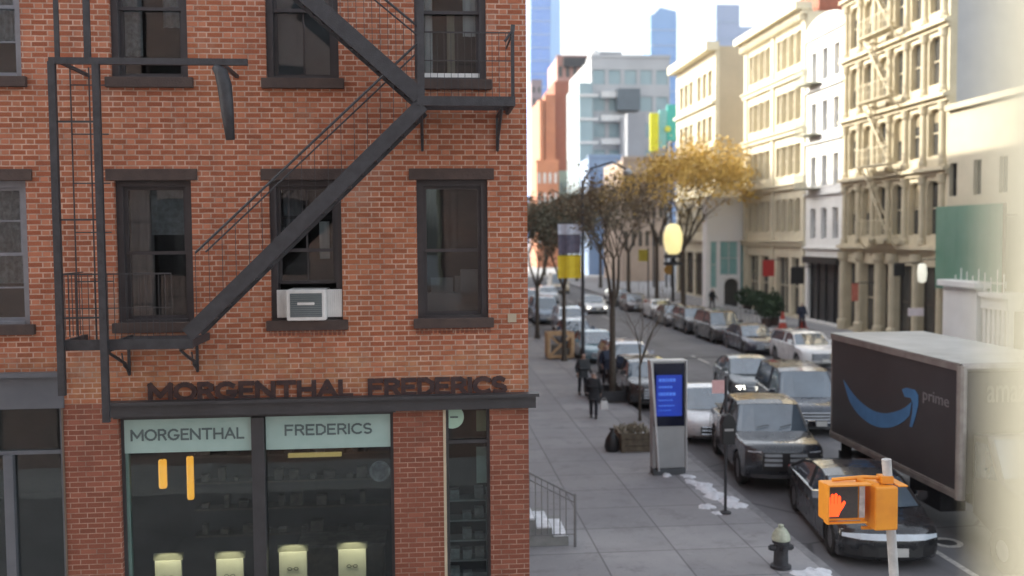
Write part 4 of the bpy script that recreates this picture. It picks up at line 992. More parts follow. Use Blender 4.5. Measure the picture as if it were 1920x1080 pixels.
# ------------------------------------------------------------------ the far end of the avenue
def block(name, lab, px0, px1, ytop, Y, depth, mat, wins=None, glass='win_dark', cat='building', floors=None, extra=None, base=0.0, mx=1.0, wy=.55):
    A = onY(px0, ytop, Y); B = onY(px1, ytop, Y)
    t = T(name, lab, cat, ((A.x + B.x) / 2, Y, 0))
    m = MB()
    if wins:
        nu, nv = wins; f = Fr((A.x, Y, 0), (1, 0, 0), (0, -1, 0)); W = B.x - A.x; hs = []
        for i in range(nu):
            for j in range(nv):
                u = W * (i + .5) / nu; v = 4 + (A.z - 5) * (j + .5) / nv; a = W / nu * wy / 2; b = (A.z - 5) / nv * .27; hs.append((u - a, u + a, v - b, v + b))
        m.wall(f, 0, W, 0, A.z, hs, .3); t.part(m, 'wall', mat, weld=False)
        t.part(MB().box(A.x, B.x, Y + .301, Y + depth, 0, A.z - .02), 'side_wall', mat)
        for h in hs: t.part(MB().fbox(f, h[0] + .01, h[1] - .01, h[2] + .01, h[3] - .01, -.29, -.22), 'window', glass)
        # parapet
        t.part(MB().fbox(f, -.1, W + .1, A.z, A.z + .5, -.5, .15), 'parapet', mat)
    else:
        t.part(m.box(A.x, B.x, Y, Y + depth, 0, A.z), 'wall', mat)
    return t, A, B
M['gmod'] = MAT('pale grey cladding', (.50, .51, .53), (.43, .44, .46), rough=.6, scale=.2)
M['glassblue'] = MAT('pale green glazing', (.36, .47, .50), (.28, .38, .42), rough=.15, scale=.12)
M['grey_slab'] = MAT('grey slab', (.35, .36, .39), rough=.7, scale=.2)
M['orange_pier'] = MAT('orange brick pier', (.52, .22, .12), (.45, .19, .11), rough=.8, scale=.4)
t, A, B = block('grey_apartment_building', 'pale grey and glass apartment block with setbacks at the end of the avenue', 1108, 1256, 108, 165, 25, 'gmod', (5, 7), 'glassblue', wy=.75)
t.part(MB().box(A.x - 2.3, A.x - .01, 163.5, 178, 0, A.z - 4.5), 'corner_bay', 'glassblue')
c = MB()
for z in range(6, 34, 4): c.box(A.x - 2.5, A.x + 1.0, 163.2, 163.49, z, z + .5); c.box(A.x + 1.5, A.x + 7.5, 163.6, 164.99, z, z + 1.0)
t.part(c, 'balcony', 'white', weld=False)
q0, q1 = onY(1160, 165, 162), onY(1202, 205, 162)
t.part(MB().box(q0.x, q1.x, 162.5, 164.99, q1.z, q0.z), 'loggia', MAT('slate glass', (.12, .15, .18), rough=.3))
q0, q1 = onY(1176, 212, 158), onY(1210, 275, 158)
t.part(MB().box(q0.x, q1.x, 158, 164.9, 0, q0.z), 'stair_tower', 'grey_slab')
t.part(MB().box(A.x + 1, A.x + 6, 168, 176, A.z + .01, A.z + 1.6), 'penthouse', 'grey_slab')
t.part(MB().lathe((A.x + .8, 166.5, A.z - 1.0), [(1.0, 0), (1.1, 1.0), (1.0, 2.2), (.3, 2.8)], 12), 'water_tank', 'white')
t, A, B = block('red_brick_block', 'dark red brick apartment block left of the grey one at the avenue end', 1040, 1082, 152, 205, 20, 'far_brick', None)
c = MB().box(A.x - 2.2, A.x - .02, 204, 220, 0, A.z - 3); c.box(A.x - 3.4, A.x - 2.5, 203.6, 220, 0, A.z - 4)
t.part(c, 'orange_pier', 'orange_pier', weld=False)
wn_ = MB()
for j in range(8):
    for i in range(1): wn_.box(B.x - 1.1, B.x - .2, 204.9, 204.99, 5 + j * 4.2, 6.8 + j * 4.2)
t.part(wn_, 'window', 'win_dark', weld=False)
t, A, B = block('pink_brick_tower', 'pinkish brick tower with a dark roof band behind the red block', 1044, 1112, 107, 240, 18, MAT('pink brick', (.50, .28, .24), rough=.8, scale=.2), (5, 9), 'win_dark')
t.part(MB().box(A.x + 1.5, B.x - .5, 238.5, 239.8, A.z - 2.5, A.z - .2), 'roof_band', 'iron')
block('mauve_tower', 'slim blurred mauve tower just right of the brick corner', 996, 1016, 152, 330, 10, MAT('mauve', (.34, .27, .29), rough=.8, scale=.1), (2, 14), 'win_dark')
block('mint_building', 'pale green glazed low building above the far cars', 1048, 1100, 325, 195, 10, MAT('mint', (.40, .52, .46), rough=.6, scale=.2), (6, 4), 'glassblue')
block('orange_brick_building', 'low orange brick building with pale trim at the avenue end', 1006, 1047, 305, 188, 10, 'orange_pier', (4, 4), 'white')
block('blue_glass_building', 'sky blue glass fronted building in the middle of the avenue end', 1103, 1166, 296, 150, 8, MAT('sky glass', (.26, .38, .58), (.20, .30, .48), rough=.2, scale=.2), (4, 3), MAT('blue pane', (.28, .45, .75), rough=.15))
block('beige_corner_building', 'beige low building behind the bare trees right of the blue glass', 1168, 1246, 300, 128, 14, MAT('beige pink', (.46, .36, .29), rough=.8, scale=.3), (6, 3), 'win_dark')
block('brown_brick_building', 'brown brick building low at the far left of the avenue', 1000, 1036, 372, 215, 8, MAT('brown brick', (.22, .13, .10), rough=.9), (4, 3), 'win_dark')
# painted billboards
for i, (a, b, c0, c1, mt, lab) in enumerate(((1219, 1235, 212, 284, (.85, .86, .05), 'bright yellow upright billboard panel left of the teal ones'), (1236, 1250, 206, 276, (.28, .62, .62), 'teal billboard panel between the yellow panels'), (1251, 1270, 196, 264, (.10, .58, .52), 'tall turquoise billboard panel nearest the cream building'))):
    A = onY(a, c0, 112); B = onY(b, c1, 112)
    t = T('billboard', lab, 'billboard', ((A.x + B.x) / 2, 112, 0), group='painted billboard panels')
    t.part(MB().box(A.x, B.x, 112, 112.3, B.z, A.z), 'panel', MAT('billboard paint', mt, rough=.6), bevel=.05)
    if i == 1:
        A = onY(1246, 222, 111.9); B = onY(1257, 262, 111.9)
        t.part(MB().lathe(((A.x + B.x) / 2, 111.7, (A.z + B.z) / 2), [(.35, 0), (.35, .2)], 16, axis='y'), 'spot', MAT('yellow spot', (.75, .8, .1), rough=.6))
    m = MB(); m.box((A.x + B.x) / 2 - .1, (A.x + B.x) / 2 + .1, 112.31, 112.5, 0, B.z + 2); t.part(m, 'support', 'iron')
# glass skyscrapers
def sky_mat(name, c, c2, s):
    return MAT(name, c, c2, rough=.25, scale=s, spec=.6)
def tower(name, lab, Y, base, top, ybase, ytop, mat, dep):
    P = [onY(x, ytop, Y) for x in base]; Q = [onY(x, ytop, Y) for x in top]; zt = onY(top[0], ytop, Y).z
    t = T(name, lab, 'skyscraper', (P[0].x, Y, 0)); m = MB()
    m.hexa([(P[0].x, Y, 0), (P[1].x, Y, 0), (P[1].x, Y + dep, 0), (P[0].x, Y + dep, 0), (Q[0].x, Y, zt), (Q[1].x, Y, zt), (Q[1].x, Y + dep, zt), (Q[0].x, Y + dep, zt)])
    t.part(m, 'tower', mat)
    z = []
    fl = MB(); k = int(zt / 12)
    for j in range(1, k):
        a = j / k; xa, xb = P[0].x + (Q[0].x - P[0].x) * a, P[1].x + (Q[1].x - P[1].x) * a
        fl.box(xa - .05, xb + .05, Y - .4, Y + dep + .4, zt * a - .4, zt * a + .4)
    t.part(fl, 'floor_bands', MAT('pale band', (.30, .42, .60), rough=.5), weld=False)
    return t, P, Q, zt
t, P, Q, zt = tower('glass_skyscraper', 'tall tapering light blue skyscraper right beside the brick corner', 900, (988, 1052), (996, 1049), 150, -160, sky_mat('light blue glass', (.09, .27, .70), (.07, .22, .62), .01), 40)
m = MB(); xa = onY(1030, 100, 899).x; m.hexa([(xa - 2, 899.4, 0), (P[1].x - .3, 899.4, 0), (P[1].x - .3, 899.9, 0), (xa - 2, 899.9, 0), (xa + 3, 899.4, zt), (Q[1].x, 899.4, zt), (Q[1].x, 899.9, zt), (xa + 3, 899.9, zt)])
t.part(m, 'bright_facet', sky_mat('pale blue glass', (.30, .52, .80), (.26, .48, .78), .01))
t, P, Q, zt = tower('glass_skyscraper', 'narrow mid blue glass skyscraper above the grey apartment block', 800, (1222, 1268), (1220, 1269), 140, 27, sky_mat('mid blue glass', (.14, .32, .62), (.11, .27, .56), .012), 30)
a, b, c = onY(1224, 30, 800), onY(1268, 22, 800), onY(1238, 20, 800)
t.part(MB().prism([(a.x, zt), (b.x, zt), (b.x, zt + 3), (c.x, zt + 6)], lambda u, v, n: (u, n, v), 800, 829), 'crown', sky_mat('mid blue glass crown', (.14, .32, .62), (.11, .27, .56), .012))
t, P, Q, zt = tower('lilac_skyscraper', 'lilac grey blocky skyscraper with a lower step, behind the tan wall', 700, (1343, 1387), (1343, 1387), 100, 8, sky_mat('lilac glass', (.28, .36, .56), (.25, .32, .5), .01), 20)
a, b = onY(1387, 50, 700), onY(1428, 50, 700); t.part(MB().box(a.x + .1, b.x, 700.1, 719, 0, a.z), 'lower_wing', sky_mat('lilac glass wing', (.32, .42, .62), (.28, .37, .55), .01))

# ------------------------------------------------------------------ the unseen row, made tall and long to shade the street, behind the brick corner, and the camera's own house
t = T('brick_row_building', 'unseen tall brick row house block shading the street behind the brick corner building', 'building', (-4, 60, 0))
f = Fr((XC, 24.6, 0), (0, 1, 0), (1, 0, 0)); hs_ = []
for k in range(6):
    for i in range(14): hs_.append((1.2 + i * 2.7, 2.4 + i * 2.7, 1 + k * 3.7, 3.2 + k * 3.7))
t.part(MB().wall(f, 0, 39.4, 0, 23.5, hs_, .35), 'wall', 'far_brick', weld=False); t.part(MB().box(XC - 14, XC - .351, 24.6, 64, 0, 23.4), 'side_wall', 'far_brick')
t.part(MB().box(XC - .35, XC - .3, 24.7, 63.9, .2, 23.0), 'glazing', 'win_dark'); t.part(MB().fbox(f, -.1, 39.5, 23.5, 24.2, -.4, .5), 'cornice', 'brownstone')
t = T('brick_row_building', 'unseen long brick block shading the avenue from further down its left side', 'building', (-4, 110, 0))
f = Fr((XC - .2, 66, 0), (0, 1, 0), (1, 0, 0)); hs_ = []
for k in range(6):
    for i in range(30): hs_.append((1.2 + i * 3, 2.5 + i * 3, 1 + k * 3.7, 3.2 + k * 3.7))
t.part(MB().wall(f, 0, 92, 0, 24, hs_, .35), 'wall', 'far_brick', weld=False); t.part(MB().box(XC - 15, XC - .56, 66, 158, 0, 23.9), 'side_wall', 'tan_wall')
t.part(MB().box(XC - .54, XC - .5, 66.1, 157.9, .2, 23.5), 'glazing', 'win_dark')
# stone stoop with iron rail on the avenue side of the corner building
g1 = gnd(1066, 1022, KZ); sy0 = g1.y; 
t = T('stoop', 'low stone steps with snow against the avenue side of the brick building', 'stoop', (XC + .7, sy0 + .8, KZ))
st = MB(); xr = g1.x; n = 4; wx = (xr - XC - .02) / n
for i in range(n): st.box(XC + .02, xr - i * wx, sy0 + .001 * i, sy0 + 1.5, KZ + i * .175, KZ + (i + 1) * .175)
t.part(st, 'steps', MAT('grey stone', (.30, .30, .30), (.22, .23, .22), rough=.85, scale=4), weld=False)
s = MB(); rd = random.Random(4)
for i in range(n): s.box(xr - (i + 1) * wx + .02, xr - i * wx - .02, sy0 - .012, sy0 + 1.1, KZ + (i + 1) * .175, KZ + (i + 1) * .175 + .045)
t.part(s, 'snow_cover', 'snow', bevel=.02)
r_ = MB(); pa = Vector((xr + .12, sy0 - .1, KZ)); hh = 1.02
def rz_(x): return KZ + hh + (xr + .12 - x) * (.7 / (xr - XC))
r_.tube([(xr + .12, sy0 - .1, KZ), (xr + .12, sy0 - .1, rz_(xr + .12) + .04)], .028, 8)
r_.tube([(XC + .03, sy0 - .1, rz_(XC)), (xr + .12, sy0 - .1, rz_(xr + .12))], .022, 8); r_.tube([(XC + .03, sy0 - .1, rz_(XC) - .14), (xr + .12, sy0 - .1, rz_(xr + .12) - .14)], .014, 6)
nb = 11
for i in range(nb): x = XC + .06 + (xr - XC) * i / nb; r_.tube([(x, sy0 - .1, KZ + .25), (x, sy0 - .1, rz_(x))], .011, 6)
r_.tube([(XC + .03, sy0 - .1, KZ + .25), (xr + .12, sy0 - .1, KZ + .25)], .012, 6)
t2 = T('stair_railing', 'grey iron handrail with upright bars in front of the stone steps', 'railing', (xr, sy0 - .1, KZ)); t2.part(r_, 'railing', MAT('grey painted rail', (.20, .20, .205), rough=.6), weld=False)
# the house the photograph is taken from, with its window frame at the right of the view
WY = .45
jm = onY(1858, 540, WY + .05).x
t = T('window_house', 'house across the side street whose pale window frame edges the view at the right', 'building', (-6, WY, 0))
f = Fr((0, WY, 0), (1, 0, 0), (0, 1, 0)); M['own'] = BRICK('own brick', (.17, .11, .10), (.21, .15, .13), (.30, .28, .27), period=.218, bond='running')
hs_ = [(-1.4, jm + .10, 5.0, 8.6)] + [(-1.4 - 3.0 * i, -.2 - 3.0 * i, z, z + 2.1) for i in range(1, 9) for z in (5.3, 8.9)] + [(x, x + 2.6, .4, 3.6) for x in (-22, -18, -14, -10, -6, -2)] + [(3.0, 4.2, z, z + 2.1) for z in (5.3, 8.9)]
t.part(MB().wall(f, -28, 4.9, 0, 14, hs_, .3), 'wall', 'own', weld=False)
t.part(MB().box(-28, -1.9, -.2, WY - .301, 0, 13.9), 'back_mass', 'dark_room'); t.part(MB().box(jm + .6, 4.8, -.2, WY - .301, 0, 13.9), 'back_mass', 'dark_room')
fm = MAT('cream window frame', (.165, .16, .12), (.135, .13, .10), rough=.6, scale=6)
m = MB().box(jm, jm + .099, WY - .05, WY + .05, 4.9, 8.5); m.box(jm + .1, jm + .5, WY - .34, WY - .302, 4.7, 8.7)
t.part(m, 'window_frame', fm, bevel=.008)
# ------------------------------------------------------------------ vehicles
M['truckgrey'] = MAT('satin grey bars', (.26, .28, .30), rough=.4)
def car(name, lab, x, y, yaw=0.0, kind='sedan', paint=(.3, .3, .3), L=4.7, W=1.86, Ht=1.45, lit=False, grp=None, metal=.0, away=False, bar=False):
    """front faces -Y in its own frame; x = centre line, y = the front bumper when yaw is 0"""
    rot = yaw + (pi if away else 0)
    c = Vector((0, L / 2, 0)); 
    t = T(name, lab, 'pickup truck' if kind == 'pickup' else 'car', (x - sin(yaw) * L / 2, y + cos(yaw) * L / 2, 0), rot=rot, group=grp, local=True)
    pm = PAINT('car paint', paint, metal=metal)
    hood = {'sedan': .80, 'suv': 1.02, 'pickup': 1.18, 'low': .86}[kind]; nose = {'sedan': .66, 'suv': .90, 'pickup': 1.14, 'low': .76}[kind]
    cowl = {'sedan': 1.25, 'suv': 1.2, 'pickup': 1.45, 'low': 1.15}[kind]; belt = {'sedan': .94, 'suv': 1.12, 'pickup': 1.28, 'low': .96}[kind]
    gy = {'sedan': .20, 'suv': .26, 'pickup': .36, 'low': .16}[kind]; wr = {'sedan': .33, 'suv': .37, 'pickup': .42, 'low': .36}[kind]
    fa, ra = {'sedan': (.88, .95), 'suv': (.9, .95), 'pickup': (1.0, 1.2), 'low': (.9, .95)}[kind]
    rdeck = {'sedan': .98, 'suv': 1.1, 'pickup': 1.25, 'low': .98}[kind]
    P = [(.10, gy), (.02, gy + .12), (.0, nose * .62), (.02, nose * .86), (.10, nose), (.35, (nose + hood) / 2 + .03), (cowl * .8, hood), (cowl, belt - .02), (L * .45, belt), (L - .75, belt), (L - .25, rdeck), (L - .06, rdeck - .08), (L, rdeck * .7), (L - .02, gy + .15), (L - .12, gy)]
    def arch(cc): return [(cc + (wr + .06) * cos(a), max(gy, wr + (wr + .06) * sin(a))) for a in [R(-25 + 230 * q / 12) for q in range(13)]]
    A = [p for p in arch(L - ra)]; B = [p for p in arch(fa)]
    P += [p for p in A] + [p for p in B]
    pull = .22 if kind == 'pickup' else .34
    def mp(s, tt, z):
        a = abs(tt); wz = 1.0 - .05 * max(0, (z - .55)) - .06 * max(0, .45 - z)
        ex = pull * a ** 3.5
        fs = 1 - min(1, s / 1.2); rs = 1 - min(1, (L - s) / 1.0)
        yy = s - L / 2 + ex * max(0, fs) - ex * .7 * max(0, rs)
        return Vector((tt * W / 2 * wz * (1 - .05 * max(0, fs) - .04 * max(0, rs)), yy, z - (.05 * a ** 4 if z > nose - .1 else 0)))
    ts = [-1, -.97, -.88, -.7, -.4, 0, .4, .7, .88, .97, 1]
    m = MB(); n = len(P)
    for tt in ts:
        k = 1.0 if abs(tt) < .98 else .985
        for s, z in P: m.v.append(mp(s, tt, gy + (z - gy) * k))
    for i in range(len(ts) - 1):
        for j in range(n): m.f.append((i * n + j, i * n + (j + 1) % n, (i + 1) * n + (j + 1) % n, (i + 1) * n + j))
    m.f.append(tuple(range(n))[::-1]); m.f.append(tuple((len(ts) - 1) * n + j for j in range(n)))
    bd = t.part(m, 'body', pm)
    bd.data.shade_auto_smooth() if hasattr(bd.data, 'shade_auto_smooth') else None
    for p in bd.data.polygons: p.use_smooth = len(p.vertices) == 4
    # greenhouse
    if kind in ('sedan', 'low'): G = [(cowl - .12, belt - .04), (cowl + .72, Ht - .06), (cowl + 1.15, Ht), (L * .62, Ht - .01), (L - 1.25, Ht - .12), (L - .55, rdeck - .03)]
    elif kind == 'suv': G = [(cowl - .1, belt - .04), (cowl + .58, Ht - .07), (cowl + .95, Ht), (L * .7, Ht), (L - .42, Ht - .06), (L - .14, belt - .03)]
    else: G = [(cowl - .05, belt - .04), (cowl + .55, Ht - .07), (cowl + .85, Ht), (cowl + 1.9, Ht), (cowl + 2.25, Ht - .06), (cowl + 2.38, belt - .03)]
    def gp(s, tt, z):
        q = min(1, max(0, (z - belt) / (Ht - belt))); wz = .91 - .17 * q
        fr_ = 1 - min(1, (s - G[0][0]) / .9)
        return Vector((tt * W / 2 * wz, s - L / 2 + (.16 * abs(tt) ** 2.5 * max(0, fr_)), z - .035 * abs(tt) ** 3 * q))
    gm = MB(); tg = [-1, -.85, -.5, 0, .5, .85, 1]; n = len(G)
    for tt in tg:
        for s, z in G: gm.v.append(gp(s, tt, z))
    for i in range(len(tg) - 1):
        for j in range(n): gm.f.append((i * n + j, i * n + (j + 1) % n, (i + 1) * n + (j + 1) % n, (i + 1) * n + j))
    gm.f.append(tuple(range(n))[::-1]); gm.f.append(tuple((len(tg) - 1) * n + j for j in range(n)))
    t.part(gm, 'windows', 'car_glass')
    rf = MB(); idx = [1, 2, 3, 4]
    for dz in (.012, -.03):
        for tt in tg:
            for j in idx: v = gp(G[j][0], tt * 1.03, G[j][1]); v.z += dz; rf.v.append(v)
    nr = 4; off = nr * len(tg)
    for i in range(len(tg) - 1):
        for j in range(nr - 1):
            a, b, c_, d = i * nr + j, i * nr + j + 1, (i + 1) * nr + j + 1, (i + 1) * nr + j
            rf.f.append((a, b, c_, d)); rf.f.append((a + off, d + off, c_ + off, b + off))
    for j in range(nr - 1):
        for base in (0, (len(tg) - 1) * nr): rf.f.append((base + j, base + j + 1, base + j + 1 + off, base + j + off))
    for i in range(len(tg) - 1):
        for j in (0, nr - 1): rf.f.append((i * nr + j, (i + 1) * nr + j, (i + 1) * nr + j + off, i * nr + j + off))
    t.part(rf, 'roof', pm)
    for sg in (-1, 1):
        sm = (G[2][0] + G[3][0]) / 2
        for pa, pb in ((gp(G[0][0], sg, G[0][1]), gp(G[1][0], sg, G[1][1])), (gp(G[4][0], sg, G[4][1]), gp(G[5][0], sg, G[5][1])), (gp(sm, sg * 1.01, belt - .04), gp(sm, sg * 1.01, Ht - .03))):
            t.part(MB().tube([pa, pb], .034, 6), 'pillar', pm if kind != 'low' else 'black_trim')
    # face
    def onface(s0, ta, z0, z1, tb, proud, m):
        k = 6
        for i in range(k):
            a, b = ta + (tb - ta) * i / k, ta + (tb - ta) * (i + 1) / k
            q = [mp(s0, a, z0), mp(s0, b, z0), mp(s0 + .02, b, z1), mp(s0 + .02, a, z1)]
            m.hexa([q[0] + Vector((0, -proud, 0)), q[1] + Vector((0, -proud, 0)), q[1] + Vector((0, .12, 0)), q[0] + Vector((0, .12, 0)), q[3] + Vector((0, -proud, 0)), q[2] + Vector((0, -proud, 0)), q[2] + Vector((0, .12, 0)), q[3] + Vector((0, .12, 0))])
        return m
    z = nose
    if bar:
        onl = onface(.0, -.95, z * .76, z * .90, .95, .03, MB()); t.part(onl, 'light_bar', MAT('silver blade', (.72, .80, .88), rough=.3), weld=False)
        t.part(onface(.0, -.9, gy + .1, z * .6, .9, .012, MB()), 'grille', 'black_trim', weld=False)
    else:
        gr = onface(.0, -.58, z * .50, z * .88, .58, .018, MB()); t.part(gr, 'grille', 'black_trim', weld=False)
        ch = MB()
        nb = 4 if kind in ('pickup', 'suv') else 3
        for i in range(nb): zz = z * (.54 + .32 * i / (nb - 1)); onface(-.0, -.55, zz - .012, zz + .012, .55, .032, ch)
        if kind == 'pickup':
            ch = MB(); c3 = MB()
            for i in range(3): onface(.0, -.54, z * (.60 + .10 * i), z * (.66 + .10 * i), -.10, .034, c3); onface(.0, .10, z * (.60 + .10 * i), z * (.66 + .10 * i), .54, .034, ch)
            t.part(c3, 'grille_bars', 'truckgrey', weld=False)
        t.part(ch, 'grille_bars', 'chrome' if kind != 'pickup' else 'truckgrey', weld=False)
        t.part(onface(.02, -.85, gy + .03, z * .40, .85, .014, MB()), 'bumper', 'black_trim' if kind != 'pickup' else 'iron', weld=False)
        for sg in (-1, 1):
            hl = MB(); a, b = (.62, .93) if sg > 0 else (-.93, -.62)
            onface(.03, a, z * .70, z * .90, b, .012, hl); t.part(hl, 'headlight', 'lamp_on' if lit and (lit == 'both' or sg < 0) else 'lamp_lens', weld=False)
    px = .1 if kind != 'pickup' else .35
    pz = .36 if bar else (.55 if kind == 'pickup' else .45)
    q = mp(.0, 0, pz); t.part(MB().box(px - .16, px + .16, q.y - .05, q.y - .025, pz - .08, pz + .08), 'number_plate', 'plate')
    for sg in (-1, 1):
        mi = MB(); b = gp(cowl + .25, sg * 1.02, belt + .08); mi.box(b.x + sg * .0, b.x + sg * .06, b.y - .02, b.y + .04, b.z - .02, b.z + .02); 
        x0 = b.x + sg * .06; mi.hexa([(x0, b.y - .08, b.z - .07), (x0 + sg * .2, b.y - .03, b.z - .05), (x0 + sg * .2, b.y + .05, b.z - .05), (x0, b.y + .06, b.z - .07), (x0, b.y - .08, b.z + .1), (x0 + sg * .2, b.y - .03, b.z + .09), (x0 + sg * .2, b.y + .05, b.z + .09), (x0, b.y + .06, b.z + .1)])
        t.part(mi, 'mirror', pm if kind != 'low' else 'chrome', weld=False)
        for s in (fa, L - ra):
            xw = sg * (W / 2 - .02); ww = .24
            tw = MB().lathe((xw - sg * ww, s - L / 2, wr), [(wr * .55, 0), (wr * .93, 0.0), (wr, sg * .04), (wr, sg * (ww - .04)), (wr * .93, sg * ww), (wr * .62, sg * ww), (wr * .60, sg * (ww - .03))], 20, axis='x')
            wh = t.part(tw, 'wheel', 'rubber', smooth=False)
            rm = MB().lathe((xw - sg * .03, s - L / 2, wr), [(wr * .60, 0), (wr * .60, sg * .01), (wr * .12, sg * .015), (wr * .1, sg * .02)], 16, axis='x')
            t.part(rm, 'rim', 'rim', parent=wh)
    if kind == 'pickup':
        b0 = cowl + 2.55; t.part(MB().box(-W / 2 * .80, W / 2 * .80, b0 - L / 2, L / 2 - .18, belt - .01, belt + .012), 'bed_cover', 'black_trim')
        for sg in (-.45, .2): wp = MB().tube([gp(G[0][0] + .06, sg, G[0][1] + .12) + Vector((0, -.03, 0)), gp(G[0][0] + .12, sg + .35, G[0][1] + .17) + Vector((0, -.03, 0))], .012, 5); t.part(wp, 'wiper', 'black_trim')
    else:
        for sg in (-1, 1):
            tl = MB(); yy = L / 2
            tl.box(sg * W * .32, sg * W * .44, yy - .17, yy - .03, rdeck * .72, rdeck * .86); t.part(tl, 'tail_light', 'red')
    # door seams
    sm_ = MB()
    for sg in (-1, 1):
        for s in (cowl + .12, (G[2][0] + G[3][0]) / 2, L - ra - .55):
            pa, pb = mp(s, sg * 1.001, belt - .04), mp(s, sg * 1.001, gy + .12); sm_.bar(pa + Vector((sg * .001, 0, 0)), pb + Vector((sg * .001, 0, 0)), .008, .008)
    t.part(sm_, 'door_seam', 'black_trim', weld=False)
    return t
car('parked_car', 'glossy black electric car with a silver light strip across its nose, nearest the camera', 8.62, 16.95, -.15, 'low', (.012, .013, .016), L=4.9, W=1.95, Ht=1.40, bar=True)
car('pickup_truck', 'black pickup truck parked behind the kiosk with barred chrome grille and pale bonnet glare', 8.62, 22.35, -.13, 'pickup', (.02, .023, .03), L=5.6, W=2.03, Ht=1.93)
car('parked_car', 'white car with blue windscreen just behind the black pickup', 8.62, 27.8, -.06, 'sedan', (.72, .73, .74), L=4.4, W=1.85, Ht=1.5)
car('parked_car', 'black car parked at the kerb between the kiosk and the bare tree', 8.2, 33.6, -.03, 'suv', (.02, .021, .024), L=4.6, W=1.9, Ht=1.62)
car('parked_car', 'silver car with pale roof parked beyond the black car at the tree', 8.75, 39.6, .0, 'suv', (.45, .45, .50), L=4.6, W=1.9, Ht=1.62)
car('parked_car', 'teal blue car parked right of the wooden crate', 8.5, 46.3, .0, 'sedan', (.18, .30, .36), L=4.6, W=1.85, Ht=1.48)
car('parked_car', 'dark blue car second beyond the wooden crate', 8.5, 53.0, .0, 'sedan', (.05, .08, .13), L=4.5, W=1.84, Ht=1.46)
car('parked_car', 'white fronted car with pale blue windscreen above the wooden crate', 9.3, 60.5, .0, 'suv', (.62, .68, .76), L=4.6, W=1.86, Ht=1.65, lit='left')
car('parked_car', 'steel blue van-like car at the far left beside the brick corner', 8.5, 67.5, .0, 'suv', (.25, .34, .45), L=4.9, W=1.95, Ht=1.9)
car('parked_car', 'dark car far down the left kerb under the traffic banner', 8.7, 74.5, .0, 'sedan', (.05, .05, .06), L=4.5)
car('parked_car', 'pale grey car far down the left kerb, last before the trees', 8.9, 81.0, .0, 'suv', (.5, .52, .56), L=4.6, Ht=1.7)
car('moving_car', 'grey car with lit headlamps driving up the middle lane', 12.45, 35.0, -.10, 'sedan', (.13, .15, .16), L=4.7, W=1.86, Ht=1.47, lit='both')
car('moving_car', 'dark blue grey large SUV driving beside the delivery truck', 12.0, 28.5, -.14, 'suv', (.055, .065, .085), L=5.1, W=2.04, Ht=1.9, metal=.3)
car('moving_car', 'small white car far down the middle of the road', 13.6, 76.0, .0, 'sedan', (.65, .66, .68), L=4.5, lit='both')
car('moving_car', 'second small pale car far down the road beside the yellow banner', 11.3, 88.0, .0, 'suv', (.55, .6, .66), L=4.6, Ht=1.6)
car('moving_car', 'distant cream van right of the dark tree trunk', 14.6, 104.0, .0, 'suv', (.60, .52, .36), L=5.2, W=2.0, Ht=2.2)
rr = 'cars parked along the far kerb'
car('parked_car', 'white car on the far kerb just left of the truck box', 18.2, 42.7, .0, 'suv', (.80, .80, .80), L=4.7, W=1.9, Ht=1.62, grp=rr)
car('parked_car', 'dark violet blue car on the far kerb behind the white one', 17.6, 48.6, .0, 'sedan', (.05, .05, .075), L=4.7, grp=rr)
car('parked_car', 'dark brown grey SUV on the far kerb, third in the row', 17.4, 53.6, .0, 'suv', (.06, .055, .055), L=4.9, W=1.96, Ht=1.8, grp=rr)
car('parked_car', 'charcoal car on the far kerb, fourth in the row', 17.3, 59.0, .0, 'suv', (.045, .048, .055), L=4.7, Ht=1.65, grp=rr)
car('parked_car', 'dark grey car on the far kerb, fifth in the row', 17.3, 64.2, .0, 'sedan', (.09, .09, .10), L=4.6, grp=rr)
car('parked_car', 'white car on the far kerb, sixth and whitest in the row', 17.6, 69.5, .0, 'suv', (.74, .74, .74), L=4.6, grp=rr)
car('parked_car', 'dark car with a pale bonnet at the far end of the far kerb', 17.4, 77.5, .0, 'sedan', (.10, .08, .08), L=4.6, grp=rr)
car('parked_car', 'black car last in the row on the far kerb', 17.4, 84.5, .0, 'suv', (.03, .03, .03), L=4.6, grp=rr)

# ------------------------------------------------------------------ the delivery truck
X0, X1, Y0, Y1, Z0, Z1 = 10.45, 12.9, 17.95, 24.0, 1.12, 3.74
t = T('delivery_truck', 'dark grey box delivery truck with a blue smile arrow on its side', 'delivery truck', ((X0 + X1) / 2, 21, 0))
M['truck'] = MAT('truck charcoal', (.068, .063, .066), (.055, .050, .052), rough=.4, scale=.8)
M['truckrail'] = MAT('truck trim aluminium', (.40, .37, .35), (.28, .25, .235), rough=.4, metal=.3, scale=3)
bx = t.part(MB().box(X0, X1, Y0, Y1, Z0, Z1 - .03), 'cargo_box', 'truck')
t.part(MB().box(X0 - .03, X1 + .03, Y0 - .03, Y1 + .03, Z1 - .029, Z1 + .01), 'roof', MAT('white truck roof', (.50, .50, .48), (.36, .36, .34), rough=.5, scale=.9), parent=bx, bevel=.015)
tr = MB().box(X0 - .035, X0 - .002, Y0, Y1, Z0 - .10, Z0 + .06); tr.box(X0 - .028, X0 - .002, Y0, Y1, Z1 - .16, Z1 - .03); tr.box(X0 - .045, X0 - .036, Y0, Y1, Z0 - .02, Z0 + .015)
t.part(tr, 'side_rail', 'truckrail', parent=bx, weld=False)
for xx in (X0 + .03, X1 - .03): t.part(MB().tube([(xx, Y0, Z0 - .1), (xx, Y0, Z1 - .05)], .10, 10), 'corner_post', 'truckrail', parent=bx)
